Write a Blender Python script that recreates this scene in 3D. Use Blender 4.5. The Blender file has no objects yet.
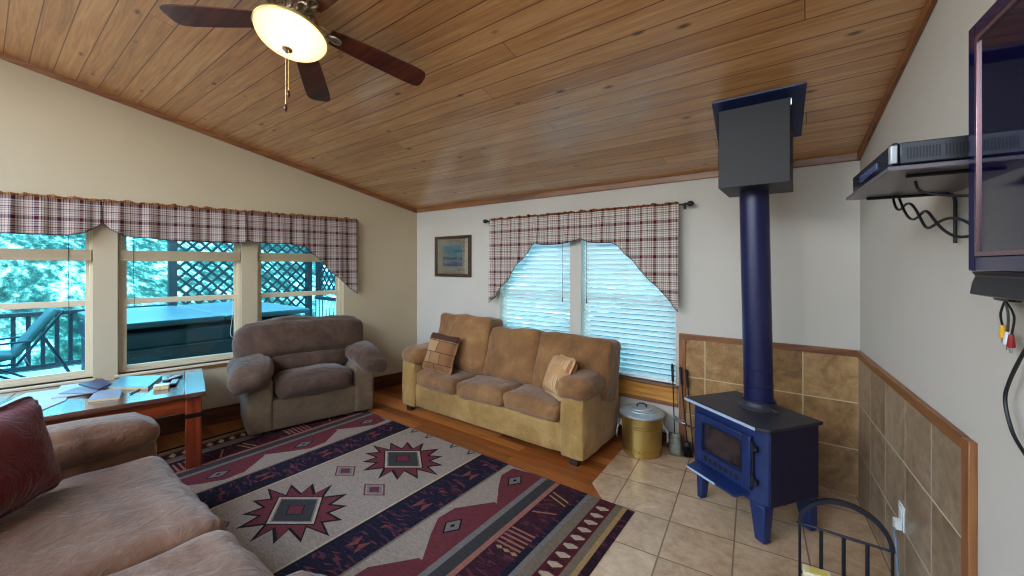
import bpy, math, random
from mathutils import Vector, Matrix, noise
random.seed(7)
SC = bpy.context.scene
COL = SC.collection
PI = math.pi

# ------------------------------------------------------------------ room numbers
F, TH, HY = 399.84, .6423, 265.26
XL, XR, EYE, ZC, SL, D = -4.3055, .2668, 1.5762, 2.3342, .2525, 3.5904
AL, BR = -.196, .101
REAR = -4.0
RIDGE = -.9

# ------------------------------------------------------------------ materials
def lin(c):
    return tuple(((v / 255) / 12.92 if v <= 10 else ((v / 255 + .055) / 1.055) ** 2.4) for v in c) + (1,)

class NT:
    def __init__(self, name):
        self.m = bpy.data.materials.new(name); self.m.use_nodes = True
        self.t = self.m.node_tree; self.t.nodes.clear()
        self.out = self.t.nodes.new('ShaderNodeOutputMaterial')
    def n(self, kind, **kw):
        nd = self.t.nodes.new('ShaderNode' + kind)
        for k, v in kw.items(): setattr(nd, k, v)
        return nd
    def l(self, a, b): self.t.links.new(a, b)
    def put(self, sock, v):
        if hasattr(v, 'is_output'): self.l(v, sock)
        else: sock.default_value = v
    def math(self, op, a, b=None, c=None):
        nd = self.n('Math', operation=op)
        self.put(nd.inputs[0], a)
        if b is not None: self.put(nd.inputs[1], b)
        if c is not None: self.put(nd.inputs[2], c)
        return nd.outputs[0]
    def mix(self, f, a, b, mode='MIX'):
        nd = self.n('Mix', data_type='RGBA', blend_type=mode)
        self.put(nd.inputs[0], f); self.put(nd.inputs[6], a); self.put(nd.inputs[7], b)
        return nd.outputs[2]
    def noise(self, vec, scale, detail=3, rough=.55, dist=0):
        nd = self.n('TexNoise'); self.l(vec, nd.inputs['Vector'])
        nd.inputs['Scale'].default_value = scale; nd.inputs['Detail'].default_value = detail
        nd.inputs['Roughness'].default_value = rough; nd.inputs['Distortion'].default_value = dist
        return nd.outputs['Fac']
    def coord(self, which='Object', scale=(1, 1, 1), rot=(0, 0, 0)):
        tc = self.n('TexCoord'); mp = self.n('Mapping')
        self.l(tc.outputs[which], mp.inputs[0])
        mp.inputs['Scale'].default_value = scale; mp.inputs['Rotation'].default_value = rot
        return mp.outputs[0]
    def ramp(self, f, stops, interp='LINEAR'):
        nd = self.n('ValToRGB'); self.l(f, nd.inputs[0]); cr = nd.color_ramp; cr.interpolation = interp
        while len(cr.elements) < len(stops): cr.elements.new(.5)
        for e, (p, c) in zip(cr.elements, stops):
            e.position = p; e.color = c if len(c) == 4 else lin(c)
        return nd.outputs[0]
    def rng(self, v, a, b, c, d):
        nd = self.n('MapRange'); self.put(nd.inputs[0], v)
        for i, x in enumerate((a, b, c, d)): nd.inputs[i + 1].default_value = x
        return nd.outputs[0]
    def bump(self, h, strength=.3, dist=.01):
        nd = self.n('Bump'); self.l(h, nd.inputs['Height'])
        nd.inputs['Strength'].default_value = strength; nd.inputs['Distance'].default_value = dist
        return nd.outputs[0]
    def bsdf(self, color, rough=.5, metal=0, normal=None, spec=.5, **kw):
        b = self.n('BsdfPrincipled')
        self.put(b.inputs['Base Color'], color); self.put(b.inputs['Roughness'], rough)
        b.inputs['Metallic'].default_value = metal; b.inputs['Specular IOR Level'].default_value = spec
        if normal is not None: self.l(normal, b.inputs['Normal'])
        for k, v in kw.items(): b.inputs[k].default_value = v
        self.l(b.outputs[0], self.out.inputs[0])
        return b

def plain(name, c, rough=.5, metal=0, var=.08, nscale=6, bump=0, bscale=60, spec=.5, **kw):
    t = NT(name); v = t.coord()
    f = t.noise(v, nscale, 4)
    c = lin(c)
    a = tuple(min(1, x * (1 - var)) for x in c[:3]) + (1,)
    b = tuple(min(1, x * (1 + var)) for x in c[:3]) + (1,)
    col = t.mix(t.rng(f, .3, .7, 0, 1), a, b)
    nrm = t.bump(t.noise(v, bscale, 3), bump, .004) if bump else None
    t.bsdf(col, rough, metal, nrm, spec, **kw)
    return t.m

def suede(name, dark, mid, light, scale=2.2, stretch=(1, 1, 1)):
    t = NT(name); v = t.coord(scale=stretch)
    f = t.noise(v, scale, 5, .62, .9)
    g = t.noise(v, scale * 5, 3, .6, .5)
    f2 = t.math('ADD', t.math('MULTIPLY', f, .75), t.math('MULTIPLY', g, .25))
    col = t.ramp(f2, [(.22, dark), (.5, mid), (.80, light)])
    fine = t.noise(v, 90, 2)
    wr_ = t.noise(t.coord(scale=(stretch[0] * 2.2, stretch[1] * .8, stretch[2] * 1.4), rot=(0, 0, .5)), 5.5, 4, .6, 1.6)
    nrm = t.bump(t.math('ADD', t.math('ADD', t.math('MULTIPLY', g, .6), t.math('MULTIPLY', wr_, 1.5)), t.math('MULTIPLY', fine, .10)), .5, .022)
    b = t.bsdf(col, .85, 0, nrm, .2)
    b.inputs['Sheen Weight'].default_value = .25
    b.inputs['Sheen Roughness'].default_value = .5
    b.inputs['Sheen Tint'].default_value = (1, .95, .9, 1)
    return t.m

def woodmat(name, dark, mid, light, axis='X', scale=3., rough=.4, coat=0.):
    st = {'X': (.6, 9, 9), 'Y': (9, .6, 9), 'Z': (9, 9, .6)}[axis]
    t = NT(name); v = t.coord(scale=st)
    f = t.noise(v, scale, 5, .6, .6)
    col = t.ramp(f, [(.3, dark), (.5, mid), (.72, light)])
    b = t.bsdf(col, rough, 0, t.bump(f, .12, .004), .5)
    b.inputs['Coat Weight'].default_value = coat; b.inputs['Coat Roughness'].default_value = .12
    return t.m

def planks(name, width, length, tones, groove, rough, knots=False, across='Y', gw=.05, coat=0, wear=0.):
    """boards running along X (or Y), width across; tones = (dark, mid, light)"""
    t = NT(name); v = t.coord()
    sx = t.n('SeparateXYZ'); t.l(v, sx.inputs[0])
    A, B = (sx.outputs[0], sx.outputs[1]) if across == 'Y' else (sx.outputs[1], sx.outputs[0])
    w = t.math('DIVIDE', B, width); idx = t.math('FLOOR', w); fr = t.math('FRACT', w)
    wn = t.n('TexWhiteNoise', noise_dimensions='1D'); t.l(idx, wn.inputs['W'])
    along = t.math('ADD', t.math('DIVIDE', A, length), t.math('MULTIPLY', wn.outputs['Value'], 7.3))
    li = t.math('FLOOR', along); lf = t.math('FRACT', along)
    wn2 = t.n('TexWhiteNoise', noise_dimensions='2D')
    cv = t.n('CombineXYZ'); t.l(idx, cv.inputs[0]); t.l(li, cv.inputs[1]); t.l(cv.outputs[0], wn2.inputs['Vector'])
    tone = wn2.outputs['Value']
    gv = t.n('CombineXYZ')
    t.l(t.math('ADD', t.math('MULTIPLY', A, .9), t.math('MULTIPLY', tone, 31)), gv.inputs[0])
    t.l(t.math('MULTIPLY', B, 16), gv.inputs[1]); t.l(t.math('MULTIPLY', tone, 9), gv.inputs[2])
    grain = t.noise(gv.outputs[0], 2.2, 5, .62, .8)
    tw = wear or .35
    f = t.math('ADD', t.math('MULTIPLY', grain, 1 - tw), t.math('MULTIPLY', tone, tw))
    col = t.ramp(f, [(.25, tones[0]), (.5, tones[1]), (.75, tones[2])])
    if knots:
        kv = t.n('CombineXYZ')
        t.l(t.math('MULTIPLY', A, 2.1), kv.inputs[0]); t.l(t.math('MULTIPLY', B, 5.2), kv.inputs[1])
        vo = t.n('TexVoronoi', feature='F1'); t.l(kv.outputs[0], vo.inputs['Vector']); vo.inputs['Scale'].default_value = 1.5
        k = t.math('MULTIPLY', t.rng(vo.outputs['Distance'], .05, .14, 1, 0), .85)
        sw = t.n('SeparateColor'); t.l(vo.outputs['Color'], sw.inputs[0])
        k = t.math('MULTIPLY', k, t.math('GREATER_THAN', sw.outputs[0], .45))
        col = t.mix(k, col, lin((62, 34, 20)))
    e1 = t.math('LESS_THAN', fr, gw)
    e2 = t.math('LESS_THAN', lf, .012 / length * .35)
    edge = t.math('MAXIMUM', e1, e2)
    col = t.mix(t.math('MULTIPLY', edge, .8), col, lin(groove))
    h = t.math('SUBTRACT', t.math('MULTIPLY', grain, .2), edge)
    rr = t.math('ADD', rough, t.math('MULTIPLY', grain, .15))
    b = t.bsdf(col, rr, 0, t.bump(h, .4, .004), .5)
    b.inputs['Coat Weight'].default_value = coat; b.inputs['Coat Roughness'].default_value = .22
    return t.m

def tiles(name, sx_, sy_, ox, oy, tones, grout, axes='XY', gw=.012, rough=.35):
    t = NT(name); v = t.coord()
    s = t.n('SeparateXYZ'); t.l(v, s.inputs[0])
    ax = {'X': 0, 'Y': 1, 'Z': 2}
    a = t.math('DIVIDE', t.math('SUBTRACT', s.outputs[ax[axes[0]]], ox), sx_)
    b = t.math('DIVIDE', t.math('SUBTRACT', s.outputs[ax[axes[1]]], oy), sy_)
    ia, ib, fa, fb = t.math('FLOOR', a), t.math('FLOOR', b), t.math('FRACT', a), t.math('FRACT', b)
    cv = t.n('CombineXYZ'); t.l(ia, cv.inputs[0]); t.l(ib, cv.inputs[1])
    wn = t.n('TexWhiteNoise', noise_dimensions='2D'); t.l(cv.outputs[0], wn.inputs['Vector'])
    vm = t.n('VectorMath', operation='ADD'); t.l(v, vm.inputs[0])
    sc = t.n('VectorMath', operation='SCALE'); t.l(wn.outputs['Color'], sc.inputs[0]); sc.inputs['Scale'].default_value = 5
    t.l(sc.outputs[0], vm.inputs[1])
    n1 = t.noise(vm.outputs[0], 5, 6, .65, 1.2); n2 = t.noise(vm.outputs[0], 26, 4, .7)
    f = t.math('ADD', t.math('MULTIPLY', n1, .65), t.math('MULTIPLY', n2, .35))
    f = t.math('ADD', f, t.math('MULTIPLY', t.math('SUBTRACT', wn.outputs['Value'], .5), .12))
    col = t.ramp(f, [(.3, tones[0]), (.5, tones[1]), (.68, tones[2])])
    ga = gw / sx_ / 2; gb = gw / sy_ / 2
    g = t.math('MAXIMUM', t.math('MAXIMUM', t.math('LESS_THAN', fa, ga), t.math('GREATER_THAN', fa, 1 - ga)),
               t.math('MAXIMUM', t.math('LESS_THAN', fb, gb), t.math('GREATER_THAN', fb, 1 - gb)))
    col = t.mix(g, col, lin(grout))
    h = t.math('SUBTRACT', t.math('MULTIPLY', n2, .25), g)
    t.bsdf(col, t.math('ADD', rough, t.math('MULTIPLY', g, .4)), 0, t.bump(h, .35, .004), .5)
    return t.m

def plaid(name, base, bold, thin1, thin2, period=.15, trans=.3):
    t = NT(name); tc = t.n('TexCoord'); s = t.n('SeparateXYZ'); t.l(tc.outputs['UV'], s.inputs[0])
    st = [(0, bold), (.10, base), (.15, thin1), (.18, base), (.30, thin2), (.34, base), (.42, thin1), (.45, base), (.50, bold), (.56, base), (.66, thin2), (.70, base), (.78, thin1), (.82, base), (.90, bold)]
    ca = t.ramp(t.math('FRACT', t.math('DIVIDE', s.outputs[0], period)), st, 'CONSTANT')
    cb = t.ramp(t.math('FRACT', t.math('DIVIDE', s.outputs[1], period)), st, 'CONSTANT')
    col = t.mix(.5, ca, cb)
    col = t.mix(.25, col, t.mix(1., ca, cb, 'MULTIPLY'))
    v = t.coord('UV'); fine = t.noise(v, 400, 2)
    col = t.mix(t.rng(fine, .3, .7, 0, .12), col, lin((70, 60, 60)))
    d = t.n('BsdfDiffuse'); t.l(col, d.inputs[0]); tr = t.n('BsdfTranslucent'); t.l(col, tr.inputs[0])
    mx = t.n('MixShader'); mx.inputs[0].default_value = trans
    t.l(d.outputs[0], mx.inputs[1]); t.l(tr.outputs[0], mx.inputs[2]); t.l(mx.outputs[0], t.out.inputs[0])
    return t.m

def glassmat(name, tint, gloss=.06):
    t = NT(name)
    tr = t.n('BsdfTransparent'); tr.inputs[0].default_value = tint
    gl = t.n('BsdfGlossy'); gl.inputs['Roughness'].default_value = .03
    fr = t.n('Fresnel'); fr.inputs[0].default_value = 1.45
    mx = t.n('MixShader'); t.l(t.math('MULTIPLY', fr.outputs[0], .8), mx.inputs[0])
    t.l(tr.outputs[0], mx.inputs[1]); t.l(gl.outputs[0], mx.inputs[2]); t.l(mx.outputs[0], t.out.inputs[0])
    return t.m

M = {}
SLAT_A = -54
def wallpaint(name, c):
    t = NT(name); v = t.coord()
    f = t.noise(v, 1.3, 3); g = t.noise(v, 38, 4, .6)
    c = lin(c)
    col = t.mix(t.rng(f, .3, .7, 0, 1), tuple(x * .95 for x in c[:3]) + (1,), tuple(min(1, x * 1.04) for x in c[:3]) + (1,))
    t.bsdf(col, .8, 0, t.bump(g, .12, .006), .3)
    return t.m
M['wall'] = wallpaint('wall_cream', (186, 170, 142))
M['wall2'] = wallpaint('wall_pale', (198, 192, 182))
M['ceil'] = planks('ceiling_pine', .128, 3.9, ((152, 106, 60), (200, 148, 92), (224, 180, 124)), (58, 28, 12), .26, True, 'Y', .048, 1., .16)
M['lam'] = planks('laminate_floor', .11, 1.1, ((96, 46, 18), (158, 86, 36), (196, 122, 60)), (50, 22, 8), .28, False, 'Y', .03, .15)
M['trimw'] = woodmat('trim_oak', (94, 54, 28), (134, 84, 48), (160, 108, 66), 'X', 3, .4)
M['trimy'] = woodmat('trim_oak_up', (94, 54, 28), (134, 84, 48), (160, 108, 66), 'Y', 3, .4)
M['trimz'] = woodmat('trim_oak_z', (94, 54, 28), (134, 84, 48), (160, 108, 66), 'Z', 3, .4)
M['base'] = woodmat('baseboard_brown', (56, 26, 14), (86, 44, 24), (112, 60, 34), 'X', 3, .4)
M['sillw'] = woodmat('sill_pine', (150, 92, 34), (190, 128, 54), (214, 158, 82), 'X', 3, .35)
M['vinyl'] = plain('window_vinyl', (214, 198, 166), .45, var=.03)
M['tanblind'] = plain('blind_tan', (176, 156, 124), .5, var=.06)
M['glass'] = glassmat('window_glass', (.44, .80, .88, 1))
M['glass_clear'] = glassmat('clear_window_glass', (.66, .93, .98, 1))
M['pglass'] = glassmat('picture_glass', (.97, .98, .98, 1))
M['stove'] = plain('stove_enamel', (26, 42, 88), .4, .1, .15, 9, .1, 120)
M['stovetop'] = plain('stove_top_plate', (52, 50, 60), .5, .3, .2, 7, .1, 90)
M['pipe'] = plain('stove_pipe_black', (20, 23, 68), .36, .1, .12, 4)
M['boxm'] = plain('chimney_box_metal', (15, 13, 19), .55, .0, .12, 3)
M['edge'] = plain('worn_bright_edge', (176, 190, 214), .4, .1, .1)
M['soot'] = plain('sooty_glass', (52, 38, 36), .12, 0, .5, 9)
M['chrome'] = plain('bright_steel', (205, 205, 210), .22, 1, .05)
M['iron'] = plain('black_iron', (30, 32, 42), .45, .4, .2, 12, .15, 80)
M['brass'] = plain('brass_metal', (196, 168, 98), .3, .9, .12, 5, .05, 30)
M['galv'] = plain('galvanized_steel', (176, 182, 184), .5, .55, .15, 14, .05, 40)
M['sofa'] = suede('tan_suede', (112, 80, 40), (162, 124, 68), (202, 164, 102))
M['sofab'] = suede('brown_suede', (84, 54, 32), (138, 96, 58), (180, 136, 88))
M['chair'] = suede('taupe_suede', (52, 37, 30), (82, 61, 49), (116, 89, 72), 2.6)
M['chairb'] = suede('taupe_suede_base', (70, 56, 44), (104, 86, 66), (132, 110, 86), 2.6)
M['couch'] = suede('grey_brown_suede', (70, 44, 28), (112, 78, 56), (150, 118, 98), 1.8, (.6, 1.6, 1))
M['foot'] = plain('dark_foot', (44, 22, 14), .4)
M['maroon'] = suede('maroon_velvet', (54, 12, 16), (92, 22, 28), (120, 40, 42), 3)
M['mahog'] = woodmat('mahogany_rail', (82, 26, 12), (132, 52, 22), (164, 76, 34), 'Y', 2.6, .3, .3)
M['mahogz'] = woodmat('mahogany_leg', (82, 26, 12), (128, 50, 22), (156, 70, 32), 'Z', 2.6, .3, .3)
M['ttop'] = woodmat('table_top_gloss', (64, 36, 30), (96, 58, 46), (120, 78, 62), 'Y', 2, .14, 1.)
M['band'] = plain('iron_band', (26, 18, 16), .4, .5)
M['blade'] = woodmat('fan_blade_walnut', (46, 18, 10), (82, 36, 20), (112, 54, 30), 'X', 3, .3, .4)
M['pewter'] = plain('fan_pewter', (150, 138, 118), .35, .8, .45, 40, .3, 60)
M['white'] = plain('blind_white', (236, 238, 238), .5, 0, .02)
def slatmat():
    t = NT('blind_slat_white'); d = t.n('BsdfDiffuse'); d.inputs[0].default_value = lin((240, 244, 244)); tr = t.n('BsdfTranslucent'); tr.inputs[0].default_value = lin((236, 244, 244))
    mx = t.n('MixShader'); mx.inputs[0].default_value = .3; t.l(d.outputs[0], mx.inputs[1]); t.l(tr.outputs[0], mx.inputs[2]); t.l(mx.outputs[0], t.out.inputs[0]); return t.m
M['slat'] = slatmat()
M['valL'] = plaid('plaid_left', (216, 204, 196), (92, 32, 42), (54, 46, 86), (176, 118, 80))
M['valB'] = plaid('plaid_back', (242, 238, 228), (120, 36, 48), (60, 56, 84), (176, 112, 100))
M['hem'] = plain('valance_hem', (58, 40, 58), .8)
M['ruff'] = plaid('plaid_ruffle', (190, 140, 90), (120, 44, 34), (70, 40, 40), (180, 110, 60))
M['black'] = plain('black_plastic', (20, 21, 28), .35, 0, .1)
M['tvb'] = plain('tv_bezel_gloss', (16, 16, 64), .08, 0, .05, spec=.7)
M['tvs'] = plain('tv_screen', (12, 10, 42), .05, 0, .05, spec=.8)
M['tvline'] = plain('tv_silver_line', (150, 120, 124), .25, .8, .05)
M['rubber'] = plain('cable_black', (16, 17, 24), .5)
M['yellowp'] = plain('plug_yellow', (226, 172, 30), .4)
M['redp'] = plain('plug_red', (150, 30, 34), .4)
M['cardw'] = plain('white_plastic', (226, 228, 226), .4, 0, .02)
M['shelfg'] = plain('shelf_smoked', (96, 90, 98), .3, 0, .06)
M['paper'] = plain('paper_white', (176, 186, 184), .6, 0, .06, 12)
M['gpaper'] = plain('paper_grey', (120, 118, 130), .5, 0, .25, 16)
M['navyb'] = plain('book_navy', (44, 48, 84), .4, 0, .2, 14)
M['tealb'] = plain('book_teal', (96, 156, 170), .3, 0, .12, 10)
M['greyb'] = plain('book_grey', (132, 140, 158), .35, 0, .12, 10)
M['pages'] = plain('book_pages', (196, 170, 126), .7, 0, .1, 50)
M['pframe'] = woodmat('picture_frame_wood', (44, 28, 18), (66, 44, 28), (86, 60, 40), 'X', 3, .35)
M['mat'] = plain('picture_mat', (192, 180, 156), .7, 0, .04)
M['deck'] = planks('deck_boards', .14, 3., ((168, 170, 166), (206, 208, 204), (226, 226, 222)), (90, 90, 90), .6, False, 'Y', .05)
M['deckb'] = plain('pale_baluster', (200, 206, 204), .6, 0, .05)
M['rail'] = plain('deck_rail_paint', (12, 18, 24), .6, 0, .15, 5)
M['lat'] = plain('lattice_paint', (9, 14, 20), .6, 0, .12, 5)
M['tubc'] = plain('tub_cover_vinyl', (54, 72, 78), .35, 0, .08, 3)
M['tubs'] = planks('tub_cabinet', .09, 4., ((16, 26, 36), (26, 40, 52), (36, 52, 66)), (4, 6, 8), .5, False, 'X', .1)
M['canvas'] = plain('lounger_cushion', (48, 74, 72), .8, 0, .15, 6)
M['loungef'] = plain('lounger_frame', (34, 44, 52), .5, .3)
# hillside: dry pale patches and green scrub
def hillmat():
    t = NT('hillside_ground'); v = t.coord(scale=(.10, .42, .3))
    f = t.noise(v, 1.6, 8, .7, .4); g = t.noise(v, 12, 6, .75)
    ff = t.math('ADD', t.math('MULTIPLY', f, .55), t.math('MULTIPLY', g, .45))
    col = t.ramp(ff, [(.41, (8, 26, 20)), (.48, (32, 66, 50)), (.53, (100, 118, 98)), (.57, (236, 232, 228))])
    t.bsdf(col, .95, 0, t.bump(g, .6, .1), .1)
    return t.m
M['hill'] = hillmat()
M['htile'] = tiles('hearth_wall_tile', .325, .318, 0, 0, ((112, 84, 52), (152, 120, 80), (178, 148, 106)), (196, 178, 146), 'XZ', .007)
M['ftile'] = tiles('floor_tile', .348, .348, -.02, .1, ((156, 122, 90), (194, 160, 126), (216, 186, 152)), (128, 104, 80), 'XY', .008, .3)

# ------------------------------------------------------------------ mesh builder
class MB:
    def __init__(self): self.v = []; self.f = []; self.mi = []; self.uv = {}
    def add(self, vs, fs, mi=0, mat=None):
        o = len(self.v)
        self.v += [tuple(mat @ Vector(p)) if mat is not None else tuple(p) for p in vs]
        for f in fs: self.f.append(tuple(i + o for i in f)); self.mi.append(mi)
        return o
    def box(self, x0, x1, y0, y1, z0, z1, mi=0, mat=None):
        vs = [(x0, y0, z0), (x1, y0, z0), (x1, y1, z0), (x0, y1, z0), (x0, y0, z1), (x1, y0, z1), (x1, y1, z1), (x0, y1, z1)]
        self.add(vs, [(3, 2, 1, 0), (4, 5, 6, 7), (0, 1, 5, 4), (1, 2, 6, 5), (2, 3, 7, 6), (3, 0, 4, 7)], mi, mat); return self
    def prism(self, pts, z0, z1, mi=0, mat=None):
        """pts counter-clockwise in xy, extruded along z"""
        n = len(pts)
        vs = [(x, y, z0) for x, y in pts] + [(x, y, z1) for x, y in pts]
        fs = [tuple(range(n - 1, -1, -1)), tuple(range(n, 2 * n))] + [(i, (i + 1) % n, n + (i + 1) % n, n + i) for i in range(n)]
        self.add(vs, fs, mi, mat); return self
    def bar(self, a, b, w, h=None, mi=0, up=(0, 0, 1)):
        """rectangular bar from a to b"""
        a = Vector(a); b = Vector(b); h = h or w; d = (b - a).normalized(); u = Vector(up)
        if abs(d.dot(u)) > .98: u = Vector((1, 0, 0))
        s = d.cross(u).normalized(); u = s.cross(d)
        vs = [p + s * (i * w / 2) + u * (j * h / 2) for p in (a, b) for i, j in ((-1, -1), (1, -1), (1, 1), (-1, 1))]
        self.add(vs, [(0, 1, 2, 3), (7, 6, 5, 4), (0, 4, 5, 1), (1, 5, 6, 2), (2, 6, 7, 3), (3, 7, 4, 0)], mi); return self
    def tube(self, pts, r, n=8, mi=0, closed=False):
        pts = [Vector(p) for p in pts]; m = len(pts)
        rs = r if isinstance(r, (list, tuple)) else [r] * m
        vs = []; prev = None
        for i, p in enumerate(pts):
            if closed: d = pts[(i + 1) % m] - pts[i - 1]
            else: d = pts[min(i + 1, m - 1)] - pts[max(i - 1, 0)]
            d.normalize()
            if prev is None:
                u = Vector((0, 0, 1)) if abs(d.z) < .9 else Vector((1, 0, 0))
            else: u = prev
            s = d.cross(u).normalized(); u = s.cross(d).normalized(); prev = u
            for k in range(n):
                a = 2 * PI * k / n; vs.append(p + (s * math.cos(a) + u * math.sin(a)) * rs[i])
        fs = []
        for i in range(m if closed else m - 1):
            j = (i + 1) % m
            for k in range(n):
                l = (k + 1) % n; fs.append((i * n + k, i * n + l, j * n + l, j * n + k))
        if not closed: fs += [tuple(range(n - 1, -1, -1)), tuple((m - 1) * n + k for k in range(n))]
        self.add(vs, fs, mi); return self
    def lathe(self, prof, n=32, mi=0, mat=None, arc=(0, 2 * PI)):
        """prof: (r, z) from bottom to top"""
        vs = []; full = abs(arc[1] - arc[0] - 2 * PI) < 1e-6
        m = n if full else n + 1
        for r, z in prof:
            for k in range(m):
                a = arc[0] + (arc[1] - arc[0]) * k / n; vs.append((r * math.cos(a), r * math.sin(a), z))
        fs = []
        for i in range(len(prof) - 1):
            for k in range(n):
                l = (k + 1) % m if full else k + 1
                fs.append((i * m + k, i * m + l, (i + 1) * m + l, (i + 1) * m + k))
        if full:
            if prof[0][0] > 1e-5: fs.append(tuple(range(m - 1, -1, -1)))
            if prof[-1][0] > 1e-5: fs.append(tuple((len(prof) - 1) * m + k for k in range(m)))
        self.add(vs, fs, mi, mat); return self
    def blob(self, size, r=.06, bulge=(0, 0, 0), n=9, amp=.0, freq=4., mat=None, mi=0, seed=0, shape=None):
        """soft upholstered block, centred on the origin, then placed by mat"""
        hx, hy, hz = (s / 2 for s in size); r = min(r, hx * .98, hy * .98, hz * .98)
        idx = {}; vs = []; fs = []
        def pt(i, j, k):
            key = (i, j, k)
            if key in idx: return idx[key]
            def e(t):
                s = 2 * t / n - 1
                return math.copysign(abs(s) ** .8, s)
            p = Vector((e(i), e(j), e(k)))
            q = Vector((p.x * hx, p.y * hy, p.z * hz))
            c = Vector((max(-hx + r, min(hx - r, q.x)), max(-hy + r, min(hy - r, q.y)), max(-hz + r, min(hz - r, q.z))))
            d = q - c
            o = c + (d.normalized() * r if d.length > 1e-9 else d)
            nrm = d.normalized() if d.length > 1e-9 else Vector((0, 0, 0))
            wx, wy, wz = 1 - p.x ** 2, 1 - p.y ** 2, 1 - p.z ** 2
            o += Vector((p.x * bulge[0] * wy * wz, p.y * bulge[1] * wx * wz, p.z * bulge[2] * wx * wy))
            if amp:
                s = Vector((seed * 3.1, seed * 1.7, seed * .9))
                o += nrm * amp * (noise.noise(o * freq + s) + .5 * noise.noise(o * freq * 2.3 + s))
            if shape: o = shape(o, p)
            idx[key] = len(vs); vs.append(o); return idx[key]
        for a in range(n):
            for b in range(n):
                fs.append((pt(a, b, 0), pt(a, b + 1, 0), pt(a + 1, b + 1, 0), pt(a + 1, b, 0)))
                fs.append((pt(a, b, n), pt(a + 1, b, n), pt(a + 1, b + 1, n), pt(a, b + 1, n)))
                fs.append((pt(a, 0, b), pt(a + 1, 0, b), pt(a + 1, 0, b + 1), pt(a, 0, b + 1)))
                fs.append((pt(a, n, b), pt(a, n, b + 1), pt(a + 1, n, b + 1), pt(a + 1, n, b)))
                fs.append((pt(0, a, b), pt(0, a, b + 1), pt(0, a + 1, b + 1), pt(0, a + 1, b)))
                fs.append((pt(n, a, b), pt(n, a + 1, b), pt(n, a + 1, b + 1), pt(n, a, b + 1)))
        self.add(vs, fs, mi, mat); return self
    def build(self, name, mats, parent=None, bevel=0, angle=38, solid=0, subsurf=0):
        me = bpy.data.meshes.new(name)
        me.from_pydata(self.v, [], self.f)
        if not isinstance(mats, (list, tuple)): mats = [mats]
        for m in mats: me.materials.append(m)
        me.polygons.foreach_set('material_index', self.mi)
        if self.uv:
            lay = me.uv_layers.new(name='UVMap')
            for lp in me.loops: lay.data[lp.index].uv = self.uv.get(lp.vertex_index, (0, 0))
        me.polygons.foreach_set('use_smooth', [True] * len(me.polygons))
        me.update(); me.set_sharp_from_angle(angle=math.radians(angle))
        o = bpy.data.objects.new(name, me); COL.objects.link(o)
        if parent is not None: o.parent = parent
        if subsurf:
            s = o.modifiers.new('sub', 'SUBSURF'); s.levels = subsurf; s.render_levels = subsurf
        if bevel:
            b = o.modifiers.new('bev', 'BEVEL'); b.width = bevel; b.segments = 2; b.limit_method = 'ANGLE'; b.angle_limit = math.radians(40)
        if solid:
            s = o.modifiers.new('sol', 'SOLIDIFY'); s.thickness = solid; s.offset = 0
        return o

def T(x=0, y=0, z=0, rx=0, ry=0, rz=0):
    return Matrix.Translation((x, y, z)) @ Matrix.Rotation(rz, 4, 'Z') @ Matrix.Rotation(ry, 4, 'Y') @ Matrix.Rotation(rx, 4, 'X')
def tag(o, label=None, cat=None, group=None, kind=None):
    if label: o['label'] = label
    if cat: o['category'] = cat
    if group: o['group'] = group
    if kind: o['kind'] = kind
    return o
def thing(name, label, cat, loc=(0, 0, 0), rz=0, group=None, kind=None):
    o = bpy.data.objects.new(name, None); COL.objects.link(o)
    o.location = loc; o.rotation_euler = (0, 0, rz); o.empty_display_size = .1
    return tag(o, label, cat, group, kind)
def place(o, loc, rz=0): o.location = loc; o.rotation_euler = (0, 0, rz); return o
def structure(o, label, cat): return tag(o, label, cat, None, 'structure')
def LW(n, s, z): # left wall frame -> world
    c, w = math.cos(AL), math.sin(AL); return Vector((XL + n * c + s * w, D + n * w - s * c, z))
def RW(n, s, z):
    c, w = math.cos(BR), math.sin(BR); return Vector((XR - n * c + s * w, D - n * w - s * c, z))
def spline(pts, k=8):
    pts = [Vector(p) for p in pts]; out = []
    for i in range(len(pts) - 1):
        p0, p1, p2, p3 = pts[max(i - 1, 0)], pts[i], pts[i + 1], pts[min(i + 2, len(pts) - 1)]
        for j in range(k):
            t = j / k
            out.append(.5 * ((2 * p1) + (p2 - p0) * t + (2 * p0 - 5 * p1 + 4 * p2 - p3) * t * t + (3 * p1 - p0 - 3 * p2 + p3) * t ** 3))
    out.append(pts[-1]); return out
def interp(tab, a):
    if a <= tab[0][0]: return tab[0][1]
    for (x0, y0), (x1, y1) in zip(tab, tab[1:]):
        if a <= x1: return y0 + (y1 - y0) * (a - x0) / (x1 - x0)
    return tab[-1][1]
def zceil(y): return ZC + SL * (D - y) if y > RIDGE else ZC + SL * (D - RIDGE) - SL * (RIDGE - y)

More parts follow.
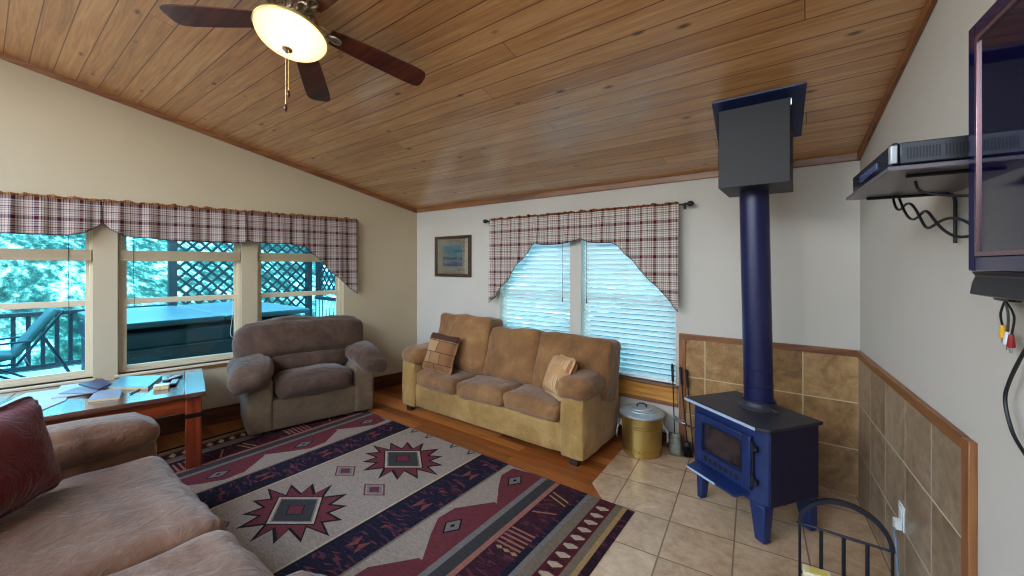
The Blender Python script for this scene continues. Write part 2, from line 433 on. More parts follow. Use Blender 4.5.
# ------------------------------------------------------------------ room shell
# left wall, in its own frame: X into the room, Y = -s, Z up
CA = math.cos(AL); CB = math.cos(BR)
SLEN = (D - REAR) / CA
WINS = [(3.06, 4.3, 'window_1'), (2.0, 2.91, 'window_2'), (.975, 1.86, 'window_3')]
BZ = 1.615
WZ0, WZ1 = .615, 2.02
def wall_cells(mb, s0, s1, z0, z1, holes, t0, t1):
    ss = sorted({s0, s1} | {h[0] for h in holes} | {h[1] for h in holes}); zs = sorted({z0, z1} | {h[2] for h in holes} | {h[3] for h in holes})
    for a, b in zip(ss, ss[1:]):
        for c, d in zip(zs, zs[1:]):
            m = ((a + b) / 2, (c + d) / 2)
            if any(h[0] < m[0] < h[1] and h[2] < m[1] < h[3] for h in holes): continue
            mb.box(t0, t1, -b, -a, c, d)
def rake_top(mb, ca, t0, t1, zb, slen, flip=False):
    pts = [(0, zb), (slen, zb), (slen, zceil(D - slen * ca) + .04), ((D - RIDGE) / ca, zceil(RIDGE) + .04), (0, ZC + .04)]
    # polygon in (s,z), extruded along local x; map to vertices
    n = len(pts)
    vs = [(t0, -s, z) for s, z in pts] + [(t1, -s, z) for s, z in pts]
    mb.add(vs, [tuple(range(n)), tuple(range(2 * n - 1, n - 1, -1))] + [(i, n + i, n + (i + 1) % n, (i + 1) % n) for i in range(n)])
mb = MB(); wall_cells(mb, -.0, SLEN, 0, 2.1, [(a, b, WZ0, WZ1) for a, b, _ in WINS], -.15, 0)
rake_top(mb, CA, -.15, 0, 2.1, SLEN)
o = place(mb.build('wall_left', M['wall']), (XL, D, 0), AL); structure(o, 'cream wall with three deck windows', 'wall')
mb = MB(); wall_cells(mb, 0, (D - REAR) / CB, 0, 2.1, [], 0, .12); rake_top(mb, CB, 0, .12, 2.1, (D - REAR) / CB)
o = place(mb.build('wall_right', M['wall2']), (XR, D, 0), BR); structure(o, 'pale wall behind the television', 'wall')
# back wall
BX0, BX1 = XL - .25, XR + .2
BH = [(-2.86, -1.955, .545, 2.0), (-1.828, -.93, .545, 2.0)]
mb = MB()
xs = sorted({BX0, BX1} | {v for h in BH for v in h[:2]}); zs = [0, .545, 2.0, ZC + .02]
for a, b in zip(xs, xs[1:]):
    for c, d in zip(zs, zs[1:]):
        if any(h[0] < (a + b) / 2 < h[1] and h[2] < (c + d) / 2 < h[3] for h in BH): continue
        mb.box(a, b, D, D + .15, c, d)
o = mb.build('wall_back', M['wall2']); structure(o, 'pale back wall with two blind covered windows', 'wall')
xl_r = XL - (D - REAR) * math.tan(-AL); xr_r = XR + (D - REAR) * math.tan(BR)
GX0, GX1, GZ = -2.1, -.7, 2.08
mb = MB().box(xl_r - .2, GX0, REAR - .12, REAR, 0, zceil(REAR) + .03).box(GX1, xr_r + .2, REAR - .12, REAR, 0, zceil(REAR) + .03).box(GX0, GX1, REAR - .12, REAR, GZ, zceil(REAR) + .03)
o = mb.build('wall_rear', M['wall2']); structure(o, 'pale wall behind the camera', 'wall')
r = thing('added_door_1', 'glazed door added behind the camera to let in fill daylight', 'door', (0, 0, 0), 0, kind='structure')  # unseen glazed opening, added so cool daylight fills the room
for a, b in ((GX0, (GX0 + GX1) / 2), ((GX0 + GX1) / 2, GX1)):
    mb = MB()
    for q in ((a, a + .07, 0, GZ), (b - .07, b, 0, GZ), (a + .07, b - .07, 0, .1), (a + .07, b - .07, GZ - .08, GZ)): mb.box(q[0], q[1], REAR - .09, REAR - .04, q[2], q[3])
    mb.build('added_door_panel', M['vinyl'], r, .003)
    MB().box(a + .06, b - .06, REAR - .068, REAR - .062, .09, GZ - .07).build('pane', M['glass_clear'], r)
# floor: laminate, then the tile hearth pad just above it
mb = MB().box(xl_r - .3, xr_r + .3, REAR - .2, D + .2, -.1, 0)
o = mb.build('floor', M['lam']); structure(o, 'orange brown laminate board floor', 'floor')
c, w = math.cos(BR), math.sin(BR)
def tl(x, y): # world to tile frame (origin at the right corner)
    dx, dy = x - XR, y - D; return (dx * c + dy * w, -dx * w + dy * c)
pad = [tl(-1.31, D - .001), tl(-1.265, 2.66), tl(-1.11, 2.50), tl(-1.06, .3), tl(XR + (D - .3) * math.tan(BR) - .002, .3), tl(XR - .002, D - .001)]
mb = MB().prism(pad, .0005, .006)
o = place(mb.build('floor_tiles', M['ftile'], bevel=.002), (XR, D, 0), BR); structure(o, 'tan ceramic tile pad under the stove', 'floor')
# ceiling: two slopes, each in a frame whose Y runs down the slope
k = math.sqrt(1 + SL * SL); ln = (D + .2 - RIDGE) * k
mb = MB().box(xl_r - .3, xr_r + .3, -ln, .2 * k, 0, .06)
o = mb.build('ceiling', M['ceil']); o.location = (0, D, ZC); o.rotation_euler = (-math.atan(SL), 0, 0); structure(o, 'knotty pine board ceiling sloping up from the back wall', 'ceiling')
mb = MB().box(xl_r - .3, xr_r + .3, 0, (RIDGE - REAR + .2) * k, 0, .06)
o = mb.build('ceiling', M['ceil']); o.location = (0, RIDGE, zceil(RIDGE)); o.rotation_euler = (math.atan(SL), 0, PI); structure(o, 'knotty pine board ceiling falling toward the rear wall', 'ceiling')
# ceiling trim
def sloped_trim(name, ca, xo, ang, sgn, label):
    L = (D - RIDGE) / ca; w_, h_ = .018, .05
    z0, z1 = ZC, zceil(RIDGE); mb = MB()
    vs = []
    for s, z in ((0, z0), (L, z1)):
        for n in (0, w_):
            for dz in (-h_, .01): vs.append((sgn * n, -s, z + dz))
    mb.add(vs, [(0, 1, 3, 2), (4, 6, 7, 5), (0, 2, 6, 4), (1, 5, 7, 3), (0, 4, 5, 1), (2, 3, 7, 6)])
    o = place(mb.build(name, M['trimy'], bevel=.004), (xo, D, 0), ang); structure(o, label, 'trim')
sloped_trim('trim_1', CA, XL, AL, 1, 'wood trim where the left wall meets the ceiling')
sloped_trim('trim_2', CB, XR, BR, -1, 'wood trim where the right wall meets the ceiling')
mb = MB().box(XL, XR, D - .018, D, ZC - .045, ZC + .012)
structure(mb.build('trim_3', M['trimw'], bevel=.004), 'wood trim where the back wall meets the ceiling', 'trim')
# baseboards
mb = MB().box(0, .016, -SLEN, 0, 0, .165)
o = place(mb.build('baseboard_left', woodmat('baseboard_y', (56, 26, 14), (86, 44, 24), (112, 60, 34), 'Y', 3, .4), bevel=.004), (XL, D, 0), AL); structure(o, 'dark brown baseboard under the deck windows', 'baseboard')
mb = MB().box(XL, -.905, D - .016, D, 0, .12)
structure(mb.build('baseboard_back', M['base'], bevel=.004), 'brown baseboard behind the tan sofa', 'baseboard')
# tile wainscot: back and right
mb = MB().box(-.85 - XR, 0, -.012, 0, 0, .956)
t_ = tiles('hearth_tile_back', .325, .318, .01, .004, ((106, 76, 44), (152, 114, 70), (184, 148, 100)), (198, 176, 138), 'XZ', .008)
structure(place(mb.build('wall_tile_back', t_), (XR, D, 0)), 'tan tile panel on the back wall behind the stove', 'wall')
mb = MB().box(-.012, 0, -1.60, -.012, 0, .956)
t_ = tiles('hearth_tile_right', .322, .318, -.014, .004, ((112, 92, 72), (148, 126, 102), (172, 150, 126)), (200, 184, 158), 'YZ', .008)
structure(place(mb.build('wall_tile_right', t_), (XR, D, 0), BR), 'tan tile panel on the right wall beside the stove', 'wall')
mb = MB().box(-.90, XR, D - .022, D, .953, .998)
structure(mb.build('trim_4', M['trimw'], bevel=.003), 'brown wood cap on the back tile panel', 'trim')
mb = MB().box(-.90, -.845, D - .022, D, 0, .953)
structure(mb.build('trim_5', M['trimz'], bevel=.003), 'upright wood edge of the back tile panel', 'trim')
mb = MB().box(-.022, 0, -1.60, -.02, .953, .998)
structure(place(mb.build('trim_6', M['trimy'], bevel=.003), (XR, D, 0), BR), 'brown wood cap on the right tile panel', 'trim')
mb = MB().box(-.022, 0, -1.655, -1.60, 0, .998)
structure(place(mb.build('trim_7', M['trimz'], bevel=.003), (XR, D, 0), BR), 'upright wood edge of the right tile panel', 'trim')

# ------------------------------------------------------------------ left windows
def frame_boxes(mb, x0, x1, a0, a1, z0, z1, w, axis='Y', wb=None, wt=None):
    wb = wb or w; wt = wt or w
    def bx(p0, p1, q0, q1):
        if axis == 'Y': mb.box(x0, x1, p0, p1, q0, q1)
        else: mb.box(p0, p1, x0, x1, q0, q1)
    bx(a0, a0 + w, z0, z1); bx(a1 - w, a1, z0, z1); bx(a0 + w, a1 - w, z0, z0 + wb); bx(a0 + w, a1 - w, z1 - wt, z1)
for i, (a, b, nm) in enumerate(WINS):
    r = thing(nm, ['cream framed window at the left edge looking onto the deck chair', 'cream framed middle window in front of the hot tub',
                   'cream framed window behind the brown armchair'][i], 'window', (XL, D, 0), AL, kind='structure')
    mb = MB(); frame_boxes(mb, -.13, -.075, -b, -a, WZ0, WZ1, .028); mb.build('window_frame', M['vinyl'], r, .003)
    mb = MB(); frame_boxes(mb, -.115, -.085, -b + .028, -a - .028, WZ0 + .028, 1.275, .026, wt=.05, wb=.03); mb.build('sash', M['vinyl'], r, .003)
    mb = MB(); frame_boxes(mb, -.130, -.117, -b + .028, -a - .028, 1.235, WZ1 - .028, .026); mb.build('sash', M['vinyl'], r, .002)
    mb = MB().box(-.102, -.098, -b + .045, -a - .045, WZ0 + .045, 1.24); mb.build('pane', M['glass'], r)
    mb = MB().box(-.125, -.122, -b + .045, -a - .045, 1.25, WZ1 - .045); mb.build('pane', M['glass'], r)
    mb = MB().box(-.075, .022, -b - .02, -a + .02, WZ0 - .022, WZ0); mb.build('window_sill', M['vinyl'], r, .004)
    mb = MB().box(0, .014, -b - .02, -a + .02, WZ0 - .052, WZ0 - .022); mb.build('apron', M['trimy'], r, .003)
    # raised mini blind
    bl = thing('raised_blind', ['mini blind pulled up in the left edge window above the deck chair', 'mini blind pulled up in the middle window above the hot tub',
                'mini blind pulled up in the window behind the armchair'][i], 'blind', (XL, D, 0), AL, 'raised blinds in the deck windows')
    A, B = -b + .012, -a - .012
    mb = MB().box(-.066, -.03, A, B, 1.985, WZ1 - .002); mb.build('headrail', M['vinyl'], bl, .003)
    mb = MB()
    for q in range(11): mb.box(-.064, -.034 - .002 * (q % 2), A, B, BZ + .022 + q * .0066, BZ + .0282 + q * .0066)
    mb.build('slat_stack', M['tanblind'], bl)
    mb = MB().box(-.063, -.035, A, B, BZ, BZ + .022); mb.build('bottom_rail', M['tanblind'], bl, .003)
    for y in (A + .1, B - .1): MB().tube([(-.049, y, BZ + .01), (-.049, y, 1.99)], .0012, 5).build('ladder_cord', M['cardw'], bl)
    yc = A + (.16 if i != 1 else .09)
    if i == 0: yc = B - .13
    if i < 2:
        mb = MB().tube([(-.028, yc, 1.99), (-.026, yc, 1.4), (-.027, yc + .006, .86 if i == 0 else 1.2)], .0022, 5); mb.build('pull_cord', M['rubber'], bl)
    if i == 1:
        mb = MB().tube(spline([(-.026, B - .06, 1.25), (-.026, B - .065, 1.05), (-.024, B - .08, .88), (-.022, B - .05, .84), (-.024, B - .035, .9), (-.026, B - .05, 1.05)]), .002, 5)
        mb.build('pull_cord', M['cardw'], bl)

# ------------------------------------------------------------------ back windows with closed blinds
for i, h in enumerate(BH):
    r = thing('window_%d' % (4 + i), ['window on the back wall left of the mullion', 'window on the back wall right of the mullion beside the tile'][i], 'window', (0, 0, 0), 0, kind='structure')
    mb = MB(); frame_boxes(mb, D + .09, D + .145, h[0], h[1], h[2], h[3], .03, 'X'); mb.box(h[0], h[1], D + .1, D + .13, 1.26, 1.30); mb.build('window_frame', M['vinyl'], r, .003)
    mb = MB().box(h[0] + .028, h[1] - .028, D + .115, D + .119, h[2] + .028, h[3] - .028); mb.build('pane', M['glass_clear'], r)
    bl = thing('closed_blind', ['white mini blind lowered over the back window left of the mullion', 'white mini blind lowered over the back window nearest the stove'][i], 'blind', (0, 0, 0), 0, 'lowered white blinds on the back wall')
    a, b = h[0] + .022, h[1] - .008
    mb = MB().box(a, b, D + .018, D + .055, 1.955, 1.997); mb.build('headrail', M['white'], bl, .003)
    mb = MB(); z = h[2] + .045; y = D + .036
    while z < 1.95:
        R_ = T(0, y, z, rx=math.radians(SLAT_A))
        mb.box(a, b, -.025, .025, -.0018, .0018, 0, R_); z += .0465
    mb.build('slats', M['slat'], bl)
    mb = MB().box(a, b, D + .018, D + .05, h[2] + .004, h[2] + .024); mb.build('bottom_rail', M['white'], bl, .003)
    for x in (a + .14, (a + b) / 2, b - .14):
        MB().tube([(x, D + .009, h[2] + .02), (x, D + .009, 1.96)], .0011, 5).build('ladder_cord', M['cardw'], bl)
    x = (b - .08) if i == 0 else (a + .035)
    mb = MB().tube([(x, D + .006, 1.96), (x, D + .006, 1.25)], .0022, 6); mb.box(x - .004, x + .004, D + .002, D + .01, 1.2, 1.25); mb.build('pull_cord', M['rubber'], bl)
mb = MB().box(-2.90, -.905, D - .035, D + .085, .522, .545)
structure(mb.build('trim_8', M['trimw'], bevel=.005), 'brown wood stool under the back windows', 'trim')
mb = MB().box(-2.88, -.91, D - .016, D, .395, .522)
structure(mb.build('trim_9', M['sillw'], bevel=.003), 'golden pine apron under the back windows', 'trim')
mb = MB().box(-2.88, -.91, D - .024, D, .365, .395)
structure(mb.build('trim_10', M['trimw'], bevel=.003), 'thin brown strip below the pine apron', 'trim')

# ------------------------------------------------------------------ valances
def valance(name, label, cat, group, a0, a1, ztop, bottom, frame, m, waves, amp=.016, gather=1.25, ends=(0, 0), off=.074, n=None):
    """cloth hung on a rod; frame(a, off, z) -> local point"""
    na = n or int((a1 - a0) / .012); nz = 14
    mb = MB()
    for i in range(na + 1):
        a = a0 + (a1 - a0) * i / na
        zb = interp(bottom, a)
        e = 0.
        for q in range(nz + 1):
            t = q / nz; z = ztop + (zb - ztop) * t
            ph = waves * a * 2 * PI
            d = amp * (.35 + .9 * t) * (math.sin(ph + .7 * math.sin(a * 9)) + .35 * math.sin(2.3 * ph + 1)) + .006 * noise.noise(Vector((a * 9, z * 6, 2)))
            mb.v.append(tuple(frame(a, off + d + .012 * t, z)))
            mb.uv[len(mb.v) - 1] = (a * gather + .004 * math.sin(ph), z)
    for i in range(na):
        for q in range(nz):
            mb.f.append((i * (nz + 1) + q, i * (nz + 1) + q + 1, (i + 1) * (nz + 1) + q + 1, (i + 1) * (nz + 1) + q)); mb.mi.append(0)
    root = mb.build(name, [m], None, solid=.003, angle=180)
    tag(root, label, cat, group)
    hm = MB(); pts = []
    for i in range(na + 1):
        a = a0 + (a1 - a0) * i / na; p = mb.v[i * (nz + 1) + nz]; pts.append(p)
    hm.tube(pts, .0035, 5); hm.build('hem', M['hem'], root)
    rf = MB(); nr = na
    for i in range(nr + 1):
        a = a0 + (a1 - a0) * i / nr
        hgt = .024 + .020 * noise.noise(Vector((a * 16, 5, 1))) + .010 * noise.noise(Vector((a * 60, 2, 1)))
        for q in range(4):
            t = q / 3; w_ = .012 * t * math.sin(a * 130 + 2.4 * math.sin(a * 17))
            rf.v.append(tuple(frame(a, off + w_, ztop - .002 + hgt * t))); rf.uv[len(rf.v) - 1] = (a * gather, ztop + hgt * t)
    for i in range(nr):
        for q in range(3): rf.f.append((i * 4 + q, (i + 1) * 4 + q, (i + 1) * 4 + q + 1, i * 4 + q + 1)); rf.mi.append(0)
    rf.build('ruffle', M['ruff'], root, solid=.002, angle=180)
    return root
lf = lambda a, o_, z: (o_, -a, z)
G = 'plaid valances over the deck windows'
ZT = 2.115
v1 = valance('valance', 'plaid valance over the left edge window, its right end gathered up', 'valance', G, 3.0, 4.3, ZT, [(3.0, 1.935), (3.03, 1.905), (3.10, 1.845), (3.2, 1.82), (4.3, 1.82)], lf, M['valL'], 5.5)
v2 = valance('valance', 'plaid valance over the middle window above the hot tub', 'valance', G, 1.97, 2.995, ZT, [(1.97, 1.82), (2.02, 1.80), (2.5, 1.80), (2.86, 1.83), (2.95, 1.885), (2.995, 1.935)], lf, M['valL'], 4.2)
v3 = valance('valance', 'plaid valance with a long pointed tail beside the corner, behind the armchair', 'valance', G, .845, 1.965, ZT, [(.845, 1.235), (1.095, 1.455), (1.365, 1.74), (1.42, 1.775), (1.57, 1.805), (1.9, 1.81), (1.965, 1.84)], lf, M['valL'], 5.0)
for v in (v1, v2, v3): place(v, (XL, D, 0), AL)
rod = thing('curtain_rod', 'dark curtain rod over the deck windows on the left wall', 'curtain rod', (XL, D, 0), AL)
mb = MB().tube([(.06, -.83, ZT), (.06, -4.3, ZT)], .006, 10); mb.build('pole', M['iron'], rod)
mb = MB().tube([(0, -.835, ZT), (.06, -.835, ZT)], .006, 8); mb.build('bracket', M['iron'], rod)
bf = lambda a, o_, z: (a, D - o_, z)
G = 'plaid valances on the back wall rod'
ZB = 2.085
valance('valance', 'plaid valance with its tail hanging beside the framed picture', 'valance', G, -2.935, -1.80, ZB, [(-2.935, 1.15), (-2.82, 1.27), (-2.66, 1.44), (-2.52, 1.61), (-2.40, 1.73), (-2.31, 1.81), (-2.24, 1.79), (-2.1, 1.785), (-1.92, 1.80), (-1.80, 1.838)], bf, M['valB'], 4.6, off=.084)
valance('valance', 'plaid valance with its tail hanging beside the stove pipe', 'valance', G, -1.795, -.885, ZB, [(-1.795, 1.838), (-1.72, 1.80), (-1.60, 1.785), (-1.48, 1.785), (-1.41, 1.755), (-1.21, 1.54), (-1.04, 1.365), (-.93, 1.24), (-.885, 1.19)], bf, M['valB'], 4.2, off=.084)
rod = thing('curtain_rod', 'dark curtain rod with ball finials above the back windows', 'curtain rod', (0, 0, 0))
mb = MB().tube([(-2.98, D - .07, ZB), (-.84, D - .07, ZB)], .0065, 10); mb.build('pole', M['iron'], rod)
for x, s in ((-2.98, -1), (-.84, 1)):
    mb = MB().lathe([(.009, 0), (.014, .006), (.009, .014), (.02, .026), (.025, .042), (.02, .058), (.006, .07), (0, .072)], 16, 0, T(x, D - .07, ZB, ry=s * PI / 2)); mb.build('finial', M['iron'], rod)
for x in (-2.962, -.855):
    mb = MB().box(x - .005, x + .005, D - .075, D, ZB - .014, ZB - .006).box(x - .01, x + .01, D - .006, D, ZB - .035, ZB + .02); mb.build('bracket', M['iron'], rod)

# ------------------------------------------------------------------ rug
def make_rug():
    cx, hw, y1, y0 = -2.64, 1.742, 2.505, -1.3
    L = y1 - y0
    cols = dict(edge=(40, 22, 30), yel=(156, 122, 78), gb=(112, 96, 80), burg=(78, 30, 34), cream=(170, 148, 124), lg=(112, 104, 98), navy=(27, 23, 36), dburg=(50, 24, 32),
                pink=(146, 94, 80), green=(58, 55, 54), field=(146, 128, 114), maroon=(100, 46, 50), rust=(112, 58, 54), black=(30, 24, 28), grey=(112, 106, 102))
    keys = list(cols); mats = []
    for kname in keys:
        t = NT('rug_' + kname); v = t.coord(scale=(1, 3.2, 1)); f = t.noise(v, 34, 5, .8); g = t.noise(t.coord(), 160, 2)
        cc = lin(cols[kname])
        dk = kname in ('navy', 'dburg', 'edge')
        lo, hi = (.5, 1.8) if dk else (.70, 1.24)
        col = t.mix(t.rng(f, .32, .68, 0, 1), tuple(x * lo for x in cc[:3]) + (1,), tuple(min(1, x * hi) for x in cc[:3]) + (1,))
        if dk: col = t.mix(t.rng(t.noise(v, 9, 3, .6, 1.), .56, .62, 0, .5), col, lin((112, 56, 66)))
        t.bsdf(col, .95, 0, t.bump(g, .5, .004), .1); mats.append(t.m)
    ix = {k_: i for i, k_ in enumerate(keys)}
    mb = MB()
    mb.box(cx - hw, cx + hw, y0, y1, .0, .009, ix['edge'])
    lev = [0]
    def poly(pts, key, lv):
        z = .0092 + lv * .0004
        ar = sum(p[0] * q[1] - q[0] * p[1] for p, q in zip(pts, pts[1:] + pts[:1]))
        if ar < 0: pts = pts[::-1]
        mb.add([(cx + x, y, z) for x, y in pts], [tuple(range(len(pts)))], ix[key])
    def band(a, b, key, lv=0, ya=None, yb=None):
        ya = y0 + .004 if ya is None else ya; yb = y1 - .004 if yb is None else yb
        for s in (1, -1): poly([(s * a, ya), (s * b, ya), (s * b, yb), (s * a, yb)], key, lv)
    band(1.665, 1.695, 'yel'); band(1.62, 1.665, 'gb'); band(1.51, 1.62, 'burg'); band(1.445, 1.51, 'gb'); band(1.415, 1.445, 'lg')
    band(1.375, 1.415, 'navy'); band(1.2, 1.375, 'dburg'); band(1.165, 1.2, 'pink'); band(1.09, 1.165, 'green'); band(1.05, 1.09, 'lg')
    band(.745, 1.05, 'field'); band(.73, .745, 'gb'); band(.475, .73, 'navy'); band(.455, .475, 'black')
    poly([(-.455, y0 + .004), (.455, y0 + .004), (.455, y1 - .004), (-.455, y1 - .004)], 'field', 0)
    band(.44, .455, 'cream', 1)
    rr = random.Random(3)
    # braids in the outer band
    y = y0 + .05
    while y < y1 - .05:
        for s in (1, -1):
            poly([(s * 1.525, y - .012), (s * 1.565, y - .026), (s * 1.605, y + .004), (s * 1.605, y + .016), (s * 1.565, y + .022), (s * 1.525, y + .004)], 'cream', 1)
            poly([(s * 1.512, y + .026), (s * 1.55, y + .03), (s * 1.612, y + .05), (s * 1.55, y + .045)], 'edge', 1)
        y += .085
    # ladder groups in the dark burgundy band
    y = y1 - .12
    while y > y0 + .3:
        for s in (1, -1):
            for q in range(2): poly([(s * 1.215, y - q * .045), (s * 1.36, y - q * .045 - .05), (s * 1.36, y - q * .045 - .062), (s * 1.215, y - q * .045 - .012)], 'yel', 1)
            poly([(s * 1.22, y - .26), (s * 1.36, y - .20), (s * 1.36, y - .212), (s * 1.22, y - .275)], 'pink', 1)
            for q in range(5):
                yy = y - .46 - q * .036
                poly([(s * 1.205, yy), (s * 1.37, yy), (s * 1.37, yy - .014), (s * 1.205, yy - .014)], 'pink', 1)
            for q in range(3): poly([(s * (1.225 + q * .05), y - .645), (s * (1.25 + q * .05), y - .63), (s * (1.275 + q * .05), y - .645), (s * (1.25 + q * .05), y - .66)], 'yel', 1)
        y -= .93
    # maroon stepped scallops against the inner cream
    per = .63; y = 2.36; yc = []
    while y > y0 - .5: yc.append(y); y -= per
    for y in [yc[0] + per] + yc:
        for s in (1, -1):
            pts = [(s * 1.05, y + per / 2), (s * .96, y + per / 2 - .0), (s * .80, y + per * .18), (s * .79, y - .02), (s * .86, y - per * .22), (s * .985, y - per / 2), (s * 1.05, y - per / 2)]
            pts = [(x, max(y0 + .004, min(y1 - .004, v_))) for x, v_ in pts]
            if max(p[1] for p in pts) - min(p[1] for p in pts) > .05: poly(pts, 'maroon', 1)
            for dy in (-.02,):
                c0, c1 = .915, y + dy
                if not (y0 + .1 < c1 < y1 - .1): continue
                for (a, b, key, lv) in ((.062, .085, 'black', 2), (.048, .068, 'lg', 3), (.014, .02, 'black', 4)):
                    poly([(s * (c0 - a), c1), (s * c0, c1 + b), (s * (c0 + a), c1), (s * c0, c1 - b)], key, lv)
    # rust bow ties and hooks on the navy bands
    y = 2.2
    while y > y0 + .1:
        for s in (1, -1):
            poly([(s * .56, y + .06), (s * .60, y), (s * .56, y - .06)], 'rust', 1); poly([(s * .65, y + .06), (s * .61, y), (s * .65, y - .06)], 'rust', 1)
            poly([(s * .58, y + .16), (s * .63, y + .2), (s * .58, y + .2)], 'rust', 1)
            for q in range(3):
                yy = y - .12 - q * .07; xo = .53 + .05 * (q % 2)
                poly([(s * xo, yy), (s * (xo + .07), yy + .028), (s * (xo + .03), yy)], 'maroon', 1); poly([(s * (xo + .12), yy), (s * (xo + .05), yy - .028), (s * (xo + .09), yy)], 'maroon', 1)
        y -= .46
    # central medallions
    tips = [(.10, .30), (.23, .225), (.345, .125), (.425, 0), (.345, -.125), (.23, -.225), (.10, -.30)]
    tips = tips + [(-x, v_) for x, v_ in reversed(tips)]
    yy = 2.058
    first = True
    while yy > y0 + .2:
        star = []
        for i, p in enumerate(tips):
            q = tips[(i + 1) % len(tips)]
            star.append(p); mx, my = (p[0] + q[0]) / 2, (p[1] + q[1]) / 2
            if abs(my) > .29 and abs(mx) < .05: star.append((mx, my * .62))
            else: star.append((mx * .66 + .02 * (1 if my > 0 else -1), my * .66))
        poly([(x * .97, yy + v_ * 1.0) for x, v_ in star], 'black', 2)
        poly([(x * .87, yy + v_ * .865) for x, v_ in star], 'maroon', 3)
        for a, b, key, lv in ((.245, .185, 'black', 4), (.23, .172, 'cream', 5), (.205, .152, 'grey', 6), (.19, .14, 'green', 7), (.085, .062, 'black', 8), (.075, .054, 'maroon', 9)):
            poly([(-a, yy), (0, yy + b), (a, yy), (0, yy - b)], key, lv)
        for s, dy in ((-1, -.38), (1, -.40)):
            for a, b, key, lv in ((.118, .086, 'maroon', 2), (.10, .073, 'field', 3), (.085, .062, 'grey', 4), (.055, .04, 'maroon', 5)):
                c0, c1 = s * .2, yy + dy
                poly([(c0 - a, c1), (c0, c1 + b), (c0 + a, c1), (c0, c1 - b)], key, lv)
        yy -= .84
    for s in (-1, 1):
        for q in (0, 1):
            poly([(s * (.12 + q * .2), 2.49), (s * (.2 + q * .2), 2.49), (s * (.16 + q * .2), 2.42)], 'green', 2)
            poly([(s * (.14 + q * .2), 2.488), (s * (.18 + q * .2), 2.488), (s * (.16 + q * .2), 2.45)], 'field', 3)
    o = mb.build('area_rug', mats, None, angle=30)
    o.location = (0, 0, .001)
    return tag(o, 'large southwestern patterned rug with maroon stars and navy bands', 'rug')
make_rug()
RZ = .0108

# ------------------------------------------------------------------ tan three seat sofa
def build_sofa():
    x0, x1, yf, yb = -3.60, -1.395, 2.785, 3.53
    r = thing('three_seat_sofa', 'tan suede three seat sofa under the blind covered windows', 'sofa', ((x0 + x1) / 2, 3.15, 0))
    ox, oy = (x0 + x1) / 2, 3.15
    W = x1 - x0; hy0, hy1 = yf - oy, yb - oy
    ms = M['sofa']; mb_ = M['sofab']
    mb = MB().blob((W - .36, .62, .25), .03, (0, .0, 0), 8, .004, 5, T(0, hy0 + .33, .185)); mb.build('base', ms, r)
    mb = MB().blob((W - .3, .2, .62), .06, (0, 0, 0), 8, .005, 5, T(0, hy1 - .1, .42)); mb.build('back_frame', ms, r)
    for s in (-1, 1):
        xx = s * (W / 2 - .11)
        mb = MB().blob((.22, .74, .50), .035, (.01, .01, 0), 8, .005, 5, T(xx, hy0 + .37, .30)); a = mb.build('arm', ms, r)
        mb = MB().blob((.30, .70, .17), .083, (.01, .02, .02), 10, .014, 5, T(s * (W / 2 - .125), hy0 + .33, .585), seed=s + 3); mb.build('arm_pad', mb_, a)
    sw = (W - .46) / 3
    for i in range(3):
        xx = -W / 2 + .23 + sw * (i + .5)
        mb = MB().blob((sw - .002, .61, .16), .055, (.0, .025, .016), 12, .018, 5, T(xx, hy0 + .30, .36, rx=math.radians(-2)), seed=i); mb.build('seat_cushion', mb_, r)
    spec = [(-3.07, .76, 1.0, 0), (-2.385, .64, .92, 1), (-1.72, .74, .925, 2)]
    for xx, w_, zt, sd in spec:
        h_ = zt - .40
        mb = MB().blob((w_, .25, h_), .045, (.0, .06, .005), 14, .022, 4.5, T(xx - ox, hy1 - .26, .41 + h_ / 2, rx=math.radians(-14)), seed=sd + 5); mb.build('back_cushion', mb_, r)
    for sx in (-1, 1):
        for y_ in (hy0 + .05, hy1 - .08):
            mb = MB().box(sx * (W / 2 - .10) - .035, sx * (W / 2 - .10) + .035, y_ - .03, y_ + .03, .0, .07); mb.build('foot', M['foot'], r, .006)
    return r
build_sofa()
